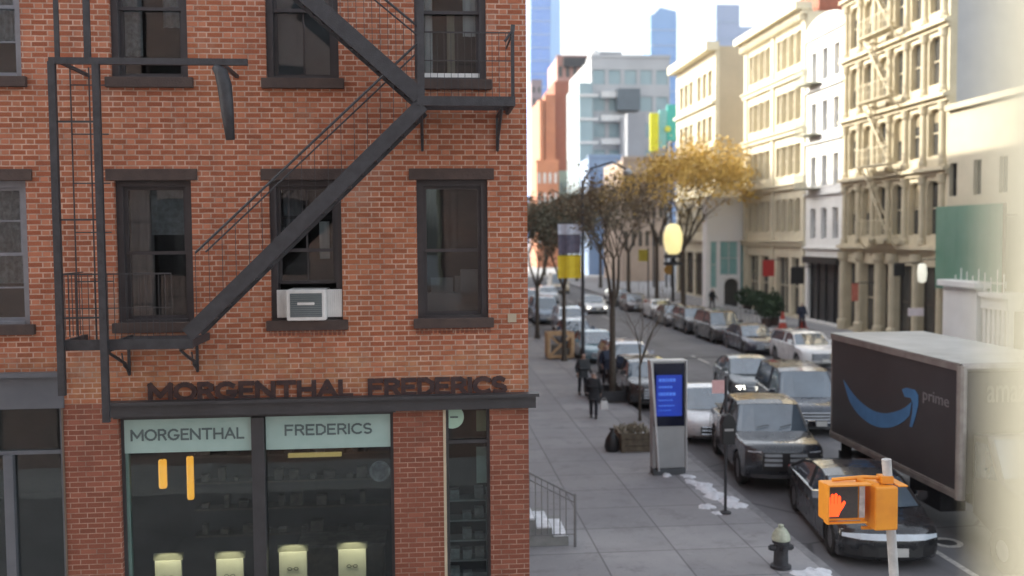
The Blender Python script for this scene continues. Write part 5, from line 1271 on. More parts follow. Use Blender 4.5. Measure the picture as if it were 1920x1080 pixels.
t.part(MB().tube([(X0, Y0, Z1 - .08), (X1, Y0, Z1 - .08)], .09, 10), 'top_rail', 'truckrail', parent=bx)
t.part(MB().box(X0 - .004, X0 + .05, Y1 - .06, Y1 + .012, Z0, Z1 - .04), 'rear_post', 'truckrail', parent=bx)
# smile arrow: built from the picture's outline, laid on the side
def sidept(px, py): p = onX(px, py, X0); return (p.y, p.z)
up = [(1582, 712), (1599, 737), (1617, 756), (1638, 770), (1660, 775), (1682, 771), (1699, 763), (1710, 753)]
lo = [(1706, 779), (1692, 792), (1672, 801), (1648, 801), (1626, 791), (1606, 772), (1592, 748)]
sm = MB()
def sidefn(n0): return lambda u, v, n: (X0 - .004 - n, u, v)
L_ = [sidept(*p) for p in up]; Lo = [sidept(*p) for p in lo][::-1]
def samp(pts, k):
    out = []; n = len(pts) - 1
    for i in range(k + 1):
        q = i / k * n; a = min(int(q), n - 1); r = q - a; out.append((pts[a][0] * (1 - r) + pts[a + 1][0] * r, pts[a][1] * (1 - r) + pts[a + 1][1] * r))
    return out
def crom(pts, k):
    pts = [pts[0]] + pts + [pts[-1]]; out = []
    for i in range(1, len(pts) - 2):
        for j in range(k):
            tt = j / k; r = []
            for d in (0, 1):
                p0, p1, p2, p3 = pts[i - 1][d], pts[i][d], pts[i + 1][d], pts[i + 2][d]
                r.append(.5 * (2 * p1 + (p2 - p0) * tt + (2 * p0 - 5 * p1 + 4 * p2 - p3) * tt * tt + (3 * p1 - p0 - 3 * p2 + p3) * tt ** 3))
            out.append(tuple(r))
    return out + [pts[-2]]
a_, b_ = samp(crom(L_, 5), 24), samp(crom([L_[0]] + Lo, 5), 24)
for i in range(24): sm.prism([a_[i], a_[i + 1], b_[i + 1], b_[i]], sidefn(0), 0.0, .006)
head = [(1692, 730), (1700, 727), (1716, 731), (1722, 741), (1722, 760), (1716, 785), (1711, 801), (1706, 800), (1711, 775), (1712, 755), (1708, 746), (1697, 744)]
hp = [sidept(*p) for p in head]
hc = (sum(p[0] for p in hp) / len(hp), sum(p[1] for p in hp) / len(hp))
sm.prism([hp[0], hp[1], hp[2], hp[3], hp[10], hp[11]], sidefn(0), 0, .0066); sm.prism([hp[3], hp[4], hp[9], hp[10]], sidefn(0), 0, .0064); sm.prism([hp[4], hp[5], hp[6], hp[7], hp[8], hp[9]], sidefn(0), 0, .0062)
t.part(sm, 'smile_arrow', MAT('truck blue', (.09, .27, .55), (.07, .21, .44), rough=.5, scale=2), parent=bx, weld=False)
pa = sidept(1731, 745); pb = sidept(1780, 752); cap = .30
tm = text_mb('prime', cap, lambda u, v, n: (X0 - .004 - n, pa[0] - u, pa[1] - .12 + v), .006, width=abs(pb[0] - pa[0]), bold=.004)
t.part(tm, 'prime_lettering', MAT('pale grey lettering', (.26, .25, .26), rough=.6), parent=bx, weld=False)
tm = text_mb('amazon', .34, lambda u, v, n: (X0 + .55 + u, Y0 - .012 - n, 2.95 + v), .008, width=1.25, bold=.006)
t.part(tm, 'front_lettering', MAT('dull grey lettering', (.24, .23, .2), rough=.7), parent=bx, weld=False)  # front letters toned down to a dull grey
cb = MB(); prof = [(Y0 - .05, .75), (Y0 - .05, 2.35), (Y0 - .55, 2.42), (Y0 - 1.0, 1.62), (Y0 - 1.95, 1.35), (Y0 - 2.1, .95), (Y0 - 2.1, .45), (Y0 - .9, .45)]
xc0, xc1 = X0 + .25, X1 - .25
cb.prism(prof, lambda u, v, n: (n, u, v), xc0, xc1); cabp = t.part(cb, 'cab', MAT('truck cab paint', (.07, .07, .08), rough=.35), bevel=.05)
t.part(MB().hexa([(xc0 + .1, Y0 - .60, 2.34), (xc1 - .1, Y0 - .60, 2.34), (xc1 - .1, Y0 - .55, 2.3), (xc0 + .1, Y0 - .55, 2.3), (xc0 + .06, Y0 - 1.02, 1.68), (xc1 - .06, Y0 - 1.02, 1.68), (xc1 - .06, Y0 - .9, 1.66), (xc0 + .06, Y0 - .9, 1.66)]), 'windscreen', 'car_glass', parent=cabp)
t.part(MB().prism([(Y0 - .15, 1.5), (Y0 - .15, 2.2), (Y0 - .55, 2.25), (Y0 - .9, 1.62)], lambda u, v, n: (n, u, v), xc0 - .01, xc0 + .02), 'side_window', 'car_glass', parent=cabp)
t.part(MB().box(xc0 + .3, xc1 - .3, Y0 - 2.12, Y0 - 2.09, .7, 1.2), 'grille', 'black_trim', parent=cabp)
for x in (xc0 + .12, xc1 - .12): t.part(MB().box(x - .1, x + .1, Y0 - 2.13, Y0 - 2.08, .85, 1.1), 'headlight', 'lamp_lens', parent=cabp)
t.part(MB().box(xc0 - .02, xc1 + .02, Y0 - 2.2, Y0 - 2.06, .38, .62), 'bumper', 'iron', parent=cabp)
ch = MB()
for x in (X0 + .6, X1 - .7): ch.box(x, x + .1, Y0 + .1, Y1 - .1, .75, .95)
for y in (Y0 + .8, Y0 + 2, Y0 + 3.2, Y0 + 4.8): ch.box(X0 + .1, X1 - .1, y, y + .08, 1.0, 1.215)
ch.box(X0 + .25, X0 + .8, Y0 + 1.1, Y0 + 2.4, .45, .95); ch.box(X0 + .15, X1 - .15, Y1 - .25, Y1 - .15, .5, .7)
t.part(ch, 'chassis', 'iron', weld=False)
for sg, xw in ((-1, X0 + .22), (1, X1 - .22)):
    for yw in (Y0 - 1.35, Y1 - 1.3):
        m = MB().lathe((xw - sg * .0, yw, .43), [(.26, -.13), (.40, -.13), (.43, -.09), (.43, .09), (.40, .13), (.26, .13)], 22, axis='x'); wh = t.part(m, 'wheel', 'rubber')
        t.part(MB().lathe((xw + sg * .10, yw, .43), [(.25, 0), (.25, sg * .02), (.09, sg * .05)], 16, axis='x'), 'rim', 'alu', parent=wh)
for y in (Y1 - 2.0, Y1 - .55): t.part(MB().box(X0 + .04, X0 + .32, y, y + .012, .42, 1.1), 'mud_flap', 'rubber')
# ------------------------------------------------------------------ street furniture
g = gnd(1254, 890, KZ)
kx, ky = g.x, g.y; KW = .86; KHt = 2.93
t = T('information_kiosk', 'tall grey pavement kiosk with a glowing blue screen', 'kiosk', (kx, ky, KZ))
m = MB(); a, b = kx - KW / 2, kx + KW / 2
m.box(a - .0, b, ky - .02, ky + .30, KZ + .17, KZ + KHt)
t.part(m, 'body', 'alu', bevel=.02)
m = MB()
m.hexa([(a + .12, ky - .16, KZ + .13), (a + .16, ky - .16, KZ + .13), (a + .16, ky + .32, KZ + .13), (a + .12, ky + .32, KZ + .13), (a - .06, ky - .07, KZ + KHt + .03), (a - .005, ky - .07, KZ + KHt + .03), (a - .005, ky + .32, KZ + KHt + .03), (a - .06, ky + .32, KZ + KHt + .03)])
m.box(b + .001, b + .035, ky - .06, ky + .32, KZ + .13, KZ + KHt + .03); m.box(a - .004, b, ky - .05, ky + .32, KZ + KHt + .001, KZ + KHt + .035)
t.part(m, 'edge_frame', MAT('pale silver edge', (.62, .62, .63), rough=.35, metal=.3), weld=False)
t.part(MB().box(a + .02, b + .0, ky - .04, ky + .34, KZ, KZ + .168), 'plinth', MAT('dark plinth', (.10, .11, .12), rough=.6))
zs0, zs1 = KZ + 1.27, KZ + KHt - .04
sc = t.part(MB().box(a + .03, b - .03, ky - .045, ky - .0201, zs0, zs1), 'screen', MAT('screen glass', (.012, .015, .035), rough=.08))
blue = EMIT('blue screen', (.008, .018, .20), .3, (.01, .05, .42), 2.2)
t.part(MB().box(a + .09, b - .10, ky - .049, ky - .0455, zs0 + .26, zs1 - .30), 'display', blue, parent=sc)
rd = random.Random(2); gm_ = EMIT('pale blue glyphs', (.05, .13, .50), .4)
for zc, hh, w0 in ((1.18, .10, .40), (1.0, .07, .34), (.82, .10, .42), (.66, .05, .36), (.52, .05, .40), (.40, .04, .30)):
    xx = a + .16; m = MB()
    while xx < a + .16 + w0:
        ww = rd.uniform(.03, .07); m.box(xx, xx + ww, ky - .0525, ky - .0495, zs0 + zc - hh / 2 + .02, zs0 + zc + hh / 2); xx += ww + .02
    t.part(m, 'text_line', gm_, parent=sc, weld=False)

g = gnd(1464, 1064, KZ)
t = T('fire_hydrant', 'black fire hydrant with a pale top on the pavement near the kerb', 'fire hydrant', (g.x, g.y, KZ))
m = MB().lathe((g.x, g.y, KZ), [(.19, 0), (.19, .05), (.135, .07), (.125, .45), (.16, .47), (.16, .52)], 18)
t.part(m, 'barrel', 'iron', smooth=False)
m = MB().lathe((g.x, g.y, KZ), [(.165, .521), (.17, .56), (.15, .64), (.10, .72), (.05, .755), (.05, .80), (.03, .81)], 18)
t.part(m, 'bonnet', MAT('pale green silver cap', (.50, .53, .42), (.36, .39, .30), rough=.5, scale=12))
for dx, dy in ((-1, 0), (1, 0), (0, -1)):
    m = MB().tube([(g.x + dx * .1, g.y + dy * .1, KZ + .38), (g.x + dx * .2, g.y + dy * .2, KZ + .38)], .06, 12); m.tube([(g.x + dx * .2, g.y + dy * .2, KZ + .38), (g.x + dx * .23, g.y + dy * .23, KZ + .38)], .045, 6)
    t.part(m, 'nozzle', 'iron', weld=False)

# pedestrian signal on its slightly leaning post
PSY = 10.1
Pb = onY(1676, 1078, PSY); Pt = onY(1662, 861, PSY); dd = (Pb - Pt); foot = Pt + dd * ((Pt.z - KZ) / (Pt.z - Pb.z))
t = T('pedestrian_signal', 'orange pedestrian signal showing a red raised hand on a pale post', 'pedestrian signal', (foot.x, PSY, KZ))
t.part(MB().tube([foot, Pt], .052, 14), 'post', 'post_grey', smooth=False)
t.part(MB().lathe((foot.x, foot.y, KZ), [(.17, 0), (.17, .03), (.10, .12), (.07, .2)], 14), 'base', 'post_grey')
def sp(px, py, y=PSY - .06): return onY(px, py, y)
a, b = sp(1547, 978), sp(1623, 906)
yh = PSY - .06
hx = MB().box(a.x, b.x, yh, yh + .2, a.z, b.z)
hd = t.part(hx, 'signal_head', 'orange', bevel=.015)
m = MB(); m.box(a.x - .012, b.x + .012, yh - .12, yh - .002, b.z + .0, b.z + .018); m.box(a.x - .018, a.x - .002, yh - .12, yh - .002, a.z, b.z); m.box(a.x, b.x, yh - .05, yh - .002, a.z - .018, a.z - .002)
t.part(m, 'visor', 'orange', parent=hd, weld=False)
i0, i1 = sp(1552, 973), sp(1606, 913)
t.part(MB().box(a.x + .02, b.x - .09, yh - .012, yh - .001, a.z + .035, b.z - .03), 'lens', MAT('dark signal lens', (.05, .045, .045), (.07, .06, .055), rough=.3, scale=30), parent=hd)
t.part(MB().box(b.x - .075, b.x - .012, yh - .014, yh - .001, a.z + .035, b.z - .03), 'side_plate', MAT('pale plate', (.55, .50, .48), (.35, .32, .32), rough=.5, scale=12), parent=hd)
# the hand: palm and fingers as one flat lit shape
hm = MB(); hc = sp(1563, 946); S = .0054
def hq(u, v): return (hc.x + u * S, hc.z + v * S)
def blob(pts): hm.prism([hq(*p) for p in pts], lambda u, v, n: (u, n, v), yh - .019, yh - .0125)
blob([(-9, -24), (9, -24), (13, -14), (14, 2), (-14, 2), (-13, -14)])
for u0, top in ((-14, 17), (-6.7, 23), (.5, 24), (7.6, 19)): blob([(u0, 2.05), (u0 + 6, 2.05), (u0 + 6, top - 3), (u0 + 3, top), (u0, top - 3)])
blob([(13.2, -14), (20, -4), (24, 4), (21, 8), (17, 4), (14.1, 1)])
t.part(hm, 'lit_hand', EMIT('signal red', (1.0, .05, .008), 1.1), parent=hd, weld=False)
c, d = sp(1628, 988, PSY), sp(1672, 906, PSY)
h2 = t.part(MB().box(c.x, d.x, PSY - .16, PSY + .22, c.z, d.z), 'signal_head', 'orange', bevel=.02, label='second orange head turned to the avenue')
t.part(MB().box(d.x + .001, d.x + .10, PSY - .17, PSY + .23, d.z, d.z + .015), 'visor', 'orange', parent=h2)
m = MB()
e = sp(1566, 903); ff = sp(1660, 896, PSY)
m.tube([(e.x, PSY + .02, e.z), (sp(1625, 905).x, PSY + .02, e.z + .02), (ff.x, PSY, ff.z)], .022, 8); m.tube([(sp(1612, 903).x, PSY + .02, e.z), (sp(1648, 915).x, PSY - .05, sp(1648, 912).z)], .03, 8)
m.box(ff.x - .07, ff.x + .06, PSY - .07, PSY + .07, ff.z - .05, ff.z + .03); t.part(m, 'bracket', 'orange', weld=False); m = MB(); c2 = sp(1650, 990, PSY); m.tube([(c2.x - .2, PSY + .03, c2.z), (c2.x + .12, PSY, c2.z - .0)], .02, 8)
t.part(m, 'bracket', 'orange', weld=False)

# parking sign post with a pinkish plate
g = gnd(1360, 962, KZ)
t = T('parking_sign', 'thin dark post with a faded pink parking sign at the kerb', 'street sign', (g.x, g.y, KZ))
zt = onY(1357, 705, g.y).z
t.part(MB().tube([(g.x, g.y, KZ), (g.x, g.y, zt)], .033, 10), 'post', 'iron'); t.part(MB().lathe((g.x, g.y, KZ), [(.13, 0), (.13, .03), (.06, .06)], 12), 'foot', 'iron')
a, b = onY(1334, 737, g.y), onY(1357, 712, g.y)
t.part(MB().box(a.x, b.x, g.y - .055, g.y - .04, a.z, b.z), 'sign_plate', MAT('faded pink sign', (.66, .42, .42), (.60, .34, .34), rough=.5, scale=9))
mz = onY(1360, 800, g.y).z
t = T('parking_meter', 'dark rounded parking meter head with pale strip, on the pink sign post', 'parking meter', (g.x, g.y - .1, mz - .4))
t.part(MB().prism([(-.14, -.35), (.14, -.35), (.16, .12), (.11, .27), (0, .33), (-.11, .27), (-.16, .12)], lambda u, v, n: (g.x + u, g.y + n, mz + v), -.24, -.04), 'head', 'black_trim', bevel=.02)
t.part(MB().box(g.x - .10, g.x + .10, g.y - .25, g.y - .241, mz - .05, mz + .0), 'display', MAT('pale display', (.40, .40, .40), rough=.3))

# avenue lamp post with banners
g = gnd(1095, 716, KZ); LPX, LPY = 6.95, 0
LPY = 6.95 / ((1094 - 800) / 1800.0)
t = T('lamp_post', 'slim dark lamp post carrying the banners above the left kerb', 'lamp post', (6.95, LPY, KZ))
t.part(MB().tube([(6.95, LPY, KZ), (6.95, LPY, 1.2), (6.95, LPY, 8.8)], [.13, .09, .06], 10), 'post', 'iron'); t.part(MB().tube([(6.95, LPY, 8.6), (7.3, LPY, 9.3), (8.3, LPY, 9.6), (8.9, LPY, 9.3)], [.05, .045, .04, .05], 8), 'arm', 'iron')
t.part(MB().lathe((9.0, LPY, 9.05), [(.05, .25), (.22, .12), (.2, 0)], 12), 'lamp_head', 'alu')
def ban(name, lab, cat, px0, px1, py0, py1, mt, grp=None):
    a, b = onY(px0, py1, LPY - .02), onY(px1, py0, LPY - .02)
    t = T(name, lab, cat, ((a.x + b.x) / 2, LPY, a.z), group=grp); m = MB(); n = 8
    for i in range(n):
        x0, x1 = a.x + (b.x - a.x) * i / n, a.x + (b.x - a.x) * (i + 1) / n; w0, w1 = .04 * sin(i * 1.3), .04 * sin((i + 1) * 1.3)
        m.hexa([(x0, LPY - .03 + w0, a.z), (x1, LPY - .03 + w1, a.z), (x1, LPY + w1, a.z), (x0, LPY + w0, a.z), (x0, LPY - .03 + w0, b.z), (x1, LPY - .03 + w1, b.z), (x1, LPY + w1, b.z), (x0, LPY + w0, b.z)])
    t.part(m, 'cloth', mt)
    t.part(MB().tube([(a.x, LPY, b.z + .02), (6.95, LPY, b.z + .02)], .02, 6), 'rod', 'iron'); return t
ban('banner', 'bright yellow banner on the lamp post over the left kerb', 'banner', 1046, 1089, 479, 522, 'yellow')
ban('banner', 'dark violet banner with a white top above the yellow banner', 'banner', 1047, 1088, 441, 476, MAT('violet banner', (.09, .09, .13), (.16, .14, .19), rough=.8, scale=5))
ban('banner', 'short white banner at the top of the lamp post stack', 'banner', 1046, 1090, 420, 440, MAT('white banner', (.62, .64, .72), (.45, .47, .55), rough=.8, scale=6))
P = onX(1206, 478, 20.4)
t = T('banner', 'small dull yellow banner hung beyond the street trees', 'banner', (P.x, P.y, P.z - .6)); s = P.y / 1800
t.part(MB().box(P.x - 9 * s, P.x + 9 * s, P.y, P.y + .06, P.z - 12 * s, P.z + 10 * s), 'cloth', MAT('dull yellow', (.50, .42, .06), rough=.8)); t.part(MB().tube([(P.x + 10 * s, P.y + .03, KZ), (P.x + 10 * s, P.y + .03, P.z + 14 * s)], .07, 8), 'pole', 'iron')

# big glowing lantern on its post
LX = 19.4; P = onX(1262, 448, LX); s = P.y / 1800
t = T('street_lantern', 'large glowing pale yellow lantern on a dark ringed post among the trees', 'street lamp', (LX, P.y, KZ))
hh = 29 * s; r = 18 * s
t.part(MB().lathe((LX, P.y, P.z), [(r * .45, -hh), (r * .8, -hh * .8), (r, -hh * .2), (r, hh * .3), (r * .7, hh * .85), (r * .3, hh)], 18), 'globe', EMIT('lantern glow', (1.0, .90, .50), .34, (.95, .72, .25), 1.0), smooth=True)
m = MB().lathe((LX, P.y, P.z - hh), [(.1, -.9), (r * 1.0, -.85), (r * 1.05, -.65), (.25, -.6), (.2, -.35), (r * 1.0, -.3), (r * .9, -.02), (r * .4, 0)], 16)
t.part(m, 'collar', 'iron'); t.part(MB().tube([(LX, P.y, KZ), (LX, P.y, P.z - hh - .85)], [.16, .09], 10), 'post', 'iron')
P2 = onX(1255, 506, 21.2)
t = T('round_shop_sign', 'dark amber round sign hanging below the glowing lantern', 'sign', P2)
t.part(MB().lathe(P2, [(.45, 0), (.45, .12)], 18, axis='y'), 'disc', MAT('amber disc', (.36, .20, .04), rough=.6)); t.part(MB().tube([(P2.x, P2.y + .06, P2.z + .45), (P2.x, P2.y + .06, P2.z + .8), (XF - .01, P2.y + .06, P2.z + .8)], .03, 6), 'arm', 'iron')

# wooden crate at the left kerb
g0 = gnd(1033, 674, KZ); g1 = gnd(1080, 682, KZ); cx, cy = (g0.x + g1.x) / 2, g0.y; Wc = 1.30; hc_ = 1.25
t = T('wooden_crate', 'raw timber crate with a diagonal brace standing on the pavement by the far cars', 'crate', (cx, cy, KZ))
def crate_side(m, o, U, Wd, depth):
    f = Fr(o, U, Vector(U).cross(Vector((0, 0, 1))))
    k = .13
    m.fbox(f, 0, k, 0, hc_, 0, .04); m.fbox(f, Wd - k, Wd, 0, hc_, 0, .04); m.fbox(f, k, Wd - k, 0, k, 0, .04); m.fbox(f, k, Wd - k, hc_ - k, hc_, 0, .04)
    m.bar(f.p(k, k, .02), f.p(Wd - k, hc_ - k, .02), .035, .12, up=(f.N.x, f.N.y, 0) if 0 else (0, 0, 1))
m = MB(); crate_side(m, (cx - Wc / 2, cy, KZ + .08), (1, 0, 0), Wc, 1); crate_side(m, (cx + Wc / 2, cy + .0, KZ + .08), (0, 1, 0), .9, 1); crate_side(m, (cx - Wc / 2 , cy + .9, KZ + .08), (0, -1, 0), .9, 1); crate_side(m, (cx + Wc / 2, cy + .94, KZ + .08), (-1, 0, 0), Wc, 1)
t.part(m, 'frame', 'wood', weld=False)
m = MB()
for i in range(6): m.box(cx - Wc / 2 + .02, cx + Wc / 2 - .02, cy + .06 + i * .14, cy + .17 + i * .14, KZ + .04, KZ + .079)
for x in (-.5, 0, .5): m.box(cx + x - .05, cx + x + .05, cy + .05, cy + .85, KZ, KZ + .038)
t.part(m, 'pallet_base', 'wood', weld=False)
m = MB().box(cx - .4, cx + .1, cy + .2, cy + .7, KZ + .08, KZ + .7); m.box(cx + .12, cx + .48, cy + .25, cy + .65, KZ + .08, KZ + .5)
t2 = T('packing_boxes', 'dull cartons stacked inside the timber crate', 'boxes', (cx, cy + .4, KZ + .08)); t2.part(m, 'carton', MAT('grey carton', (.20, .17, .15), (.12, .13, .12), rough=.9, scale=6), weld=False)
# planter box by the kiosk
g = gnd(1193, 848, KZ); pw = .86
t = T('planter_box', 'weathered wooden tree planter with snowy litter beside the kiosk', 'planter', (g.x, g.y + .4, KZ))
m = MB(); x0, x1, yy0, yy1 = g.x - pw / 2, g.x + pw / 2, g.y, g.y + 1.1
for z in (0.01, .19, .37):
    m.box(x0, x1, yy0, yy0 + .04, KZ + z, KZ + z + .165); m.box(x0, x1, yy1 - .04, yy1, KZ + z, KZ + z + .165); m.box(x0, x0 + .04, yy0 + .041, yy1 - .041, KZ + z, KZ + z + .165); m.box(x1 - .04, x1, yy0 + .041, yy1 - .041, KZ + z, KZ + z + .165)
for x in (x0 + .02, x1 - .08): m.box(x, x + .06, yy0 - .025, yy0 - .001, KZ, KZ + .58)
t.part(m, 'boards', 'old_wood', weld=False); t.part(MB().box(x0 + .041, x1 - .041, yy0 + .041, yy1 - .041, KZ + .02, KZ + .44), 'soil', 'soil')
m = MB(); rd = random.Random(8)
for i in range(240):
    x, y = rd.uniform(x0 + .08, x1 - .08), rd.uniform(yy0 + .08, yy1 - .08); z = KZ + .44; h = rd.uniform(.06, .24); dx, dy = rd.uniform(-.2, .2), rd.uniform(-.2, .2); s = .02
    m.q((x - s, y, z), (x + s, y, z), (x + dx + s, y + dy, z + h), (x + dx - s, y + dy, z + h))
t.part(m, 'dry_plants', MAT('dry stems', (.34, .29, .22), (.16, .14, .10), rough=.9, scale=5), weld=False)
m = MB()
for i in range(7): x, y = rd.uniform(x0 + .15, x1 - .15), rd.uniform(yy0 + .15, yy1 - .3); m.lathe((x, y, KZ + .44), [(.12, 0), (.09, .06), (.03, .09)], 8)
t.part(m, 'snow_cover', 'snow', weld=False)
m = MB(); bgx, bgy = x0 - .22, g.y + .25
m.lathe((bgx, bgy, KZ), [(.17, 0), (.22, .12), (.2, .32), (.10, .5), (.04, .58), (.09, .66)], 12)
t = T('rubbish_bag', 'black rubbish bag leaning on the wooden planter', 'rubbish bag', (bgx, bgy, KZ)); t.part(m, 'bag', 'black_trim', smooth=True)
# cones and small things across the avenue
def cone(px, py, lab, X=24.0, h=.95, r=.28):
    t0 = X / ((px - 800) / 1800.0)
    t = T('traffic_cone', lab, 'traffic cone', (X, t0, KZ), group='red cones on the far pavement')
    t.part(MB().lathe((X, t0, KZ + .04), [(r * .8, 0), (r * .62, h * .3), (r * .4, h * .65), (.06, h)], 14), 'cone', 'cone'); t.part(MB().box(X - r, X + r, t0 - r, t0 + r, KZ, KZ + .039), 'base', 'cone')
    t.part(MB().lathe((X, t0, KZ + .04), [(r * .585, h * .38), (r * .47, h * .56)], 14), 'band', 'white')
cone(1485, 590, 'larger red cone beside the shrubs on the far pavement', X=23.0, h=1.1, r=.36); cone(1525, 590, 'slimmer red cone by the black shopfront', X=24.5, h=1.2, r=.3)
def shrub(px, X, h, r, lab, seed, pot=True):
    Y = X / ((px - 800) / 1800.0); t = T('shrub', lab, 'shrub', (X, Y, KZ), group='shrubs on the far pavement'); rd = random.Random(seed); m = MB()
    for i in range(700):
        a, b, q = rd.uniform(0, 2 * pi), rd.uniform(-1, 1), rd.random() ** .4
        bump = 1 + .25 * sin(3 * a + seed) * cos(4 * b + seed)
        c = Vector((X + r * q * bump * cos(a) * sqrt(1 - b * b), Y + r * q * bump * sin(a) * sqrt(1 - b * b), KZ + .5 + h / 2 + h / 2 * q * b * bump)); s = rd.uniform(.05, .11); n = Vector((rd.gauss(0, 1), rd.gauss(0, 1), rd.gauss(0, 1))).normalized(); u = n.orthogonal().normalized() * s; v = n.cross(u)
        m.q(c - u - v, c + u - v * .6, c + u * .8 + v, c - u * .7 + v)
    t.part(m, 'foliage', 'shrub', weld=False)
    t.part(MB().lathe((X, Y, KZ), [(.28, 0), (.36, .55), (.32, .55)], 12), 'pot', 'brownstone')
shrub(1452, 22.6, 1.5, .7, 'dark potted shrub left of the red cone', 1); shrub(1468, 23.4, 1.9, .65, 'taller dark potted shrub right beside the red cone', 2); shrub(1415, 25.2, 1.5, 1.0, 'broad green shrub under the yellow loft building, leftmost', 3); shrub(1436, 25.5, 1.3, .9, 'broad green shrub under the red banner', 4)
# bicycles racked as a dense row -> a bench-like rack of bars
g = gnd(1400, 604, KZ)
t = T('bike_rack', 'row of grey hoops of a cycle rack on the far pavement', 'cycle rack', (22.2, 66, KZ)); m = MB()
for i in range(9):
    y = 63 + i * .9; m.tube([(21.7, y, KZ), (21.7, y, KZ + .8), (22.1, y, KZ + 1.0), (22.5, y, KZ + .8), (22.5, y, KZ)], .035, 6)
m.box(21.66, 21.74, 62.9, 70.4, KZ, KZ + .05); t.part(m, 'hoops', 'alu', weld=False)

# ------------------------------------------------------------------ trees
def tree(name, lab, x, y, h, r, seed, leaf=None, nleaf=0, trunk_r=.14, clear=.35, depth=5, lsize=.16, lean=(0, 0), cat='tree', twigs='twig', spread=.62, leaf_zone=.3, off=(0, 0)):
    rd = random.Random(seed); t = T(name, lab, cat, (x, y, KZ)); tr = MB(); tw = MB(); tips = []
    def grow(p, d, ln, rad, lv):
        n = 3; pts = [p]; rs = [rad]; q = p.copy(); dd = d.copy()
        for i in range(n):
            dd = (dd + Vector((rd.gauss(0, .12), rd.gauss(0, .12), rd.gauss(.03, .08)))).normalized(); q = q + dd * (ln / n); pts.append(q.copy()); rs.append(rad * (1 - .42 * (i + 1) / n))
        (tr if lv < 2 else tw).tube(pts, rs, 7 if lv < 2 else (4 if lv < 4 else 3), cap=lv < 2)
        if lv >= depth - 2: tips.extend((a, lv) for a in pts[1:])
        if lv >= depth: return
        k = 3 if lv < 3 else rd.choice((3, 4))
        for j in range(k):
            a = 2 * pi * (j + rd.random() * .7) / k; sp = spread * rd.uniform(.7, 1.25)
            o = dd.orthogonal().normalized(); o2 = dd.cross(o); nd = (dd * cos(sp) + (o * cos(a) + o2 * sin(a)) * sin(sp)).normalized(); nd.z = max(nd.z, -.15)
            grow(q if j else q, nd.normalized(), ln * rd.uniform(.62, .8), rs[-1] * .72, lv + 1)
            if lv >= 1 and rd.random() < .5:
                pm = pts[2]; grow(pm, (nd + Vector((rd.gauss(0, .3), rd.gauss(0, .3), 0))).normalized(), ln * .5, rs[-1] * .45, max(lv + 1, depth - 1))
    base = Vector((x, y, KZ)); top = Vector((x + lean[0], y + lean[1], KZ + h * clear))
    tr.tube([base, base.lerp(top, .1), base.lerp(top, .55), top], [trunk_r * 1.5, trunk_r, trunk_r * .9, trunk_r * .8], 9)
    tot = sum(.72 ** i for i in range(depth + 1)); ln = h * (1 - clear) / tot * 1.12
    for j in range(4):
        a = 2 * pi * j / 4 + rd.random(); s = rd.uniform(.35, .6); grow(top, Vector((sin(s) * cos(a) * r * 2.6 / h + off[0] * .1, sin(s) * sin(a) * r * 2.6 / h + off[1] * .1, cos(s))).normalized(), ln, trunk_r * .6, 1)
    t.part(tr, 'trunk', 'bark', weld=False); t.part(tw, 'twigs', twigs, weld=False)
    if leaf:
        m = MB()
        for i in range(nleaf):
            c, lv = rd.choice(tips)
            if c.z < KZ + h * leaf_zone and rd.random() < .8: continue
            c = c + Vector((rd.gauss(0, .22), rd.gauss(0, .22), rd.gauss(0, .2))) * (r / 3); s = lsize * rd.uniform(.6, 1.3); n = Vector((rd.gauss(0, 1), rd.gauss(0, 1), rd.gauss(0, 1))).normalized(); u = n.orthogonal().normalized() * s; v = n.cross(u) * .7
            m.q(c - u, c - v, c + u, c + v)
        t.part(m, 'crown', leaf, weld=False)
    return t
tree('street_tree', 'slim bare street tree with dark dense twigs, nearest tree on the left pavement', 6.9, 6.9 / (351 / 1800.), 8.6, 1.5, 3, 'leaf_brown', 900, trunk_r=.13, clear=.40, depth=5, lsize=.07, spread=.42)
tree('street_tree', 'thin bare young tree behind the black car by the kiosk', 7.0, 31.2, 5.2, 1.0, 8, None, 0, trunk_r=.045, clear=.35, depth=4, spread=.45)
tree('street_tree', 'bare brown tree just right of the brick corner', 6.6, 57.5, 8.6, 3.2, 5, 'leaf_brown', 1500, lsize=.12)
tree('street_tree', 'leafy grey brown tree behind the yellow banner', 6.7, 46.8, 8.4, 2.4, 6, 'leaf_olive', 1500, lsize=.10, trunk_r=.12, clear=.42)
tree('street_tree', 'farther bare tree over the left kerb cars', 6.8, 77, 9.8, 4.2, 7, 'leaf_brown', 1800, lsize=.15)
tree('street_tree', 'dark olive tree far down the left kerb', 6.8, 93, 10.5, 5.0, 9, 'leaf_olive', 2200, lsize=.18)
tree('street_tree', 'large golden leaved tree in front of the tan side wall', 21.3, 78.5, 14.2, 4.5, 17, 'leaf_gold', 7000, lsize=.13, trunk_r=.22, clear=.36, depth=6, leaf_zone=.55, spread=.60, off=(3, 0))
tree('street_tree', 'golden brown tree left of the large golden one', 21.0, 86.5, 14.0, 4.6, 12, 'leaf_gold', 2400, lsize=.13, trunk_r=.20, clear=.38, depth=6, leaf_zone=.6)
tree('street_tree', 'half bare brown tree left of the golden trees', 20.8, 98, 12.6, 4.6, 13, 'leaf_brown', 2000, lsize=.17, trunk_r=.2)
tree('street_tree', 'bare brown tree in the distance above the middle of the road', 20.6, 113, 12.5, 5, 14, 'leaf_brown', 2000, lsize=.19, trunk_r=.2)
tree('street_tree', 'far grey green tree at the end of the right kerb', 20.6, 131, 12.5, 5.5, 15, 'leaf_olive', 1800, lsize=.22, trunk_r=.2)
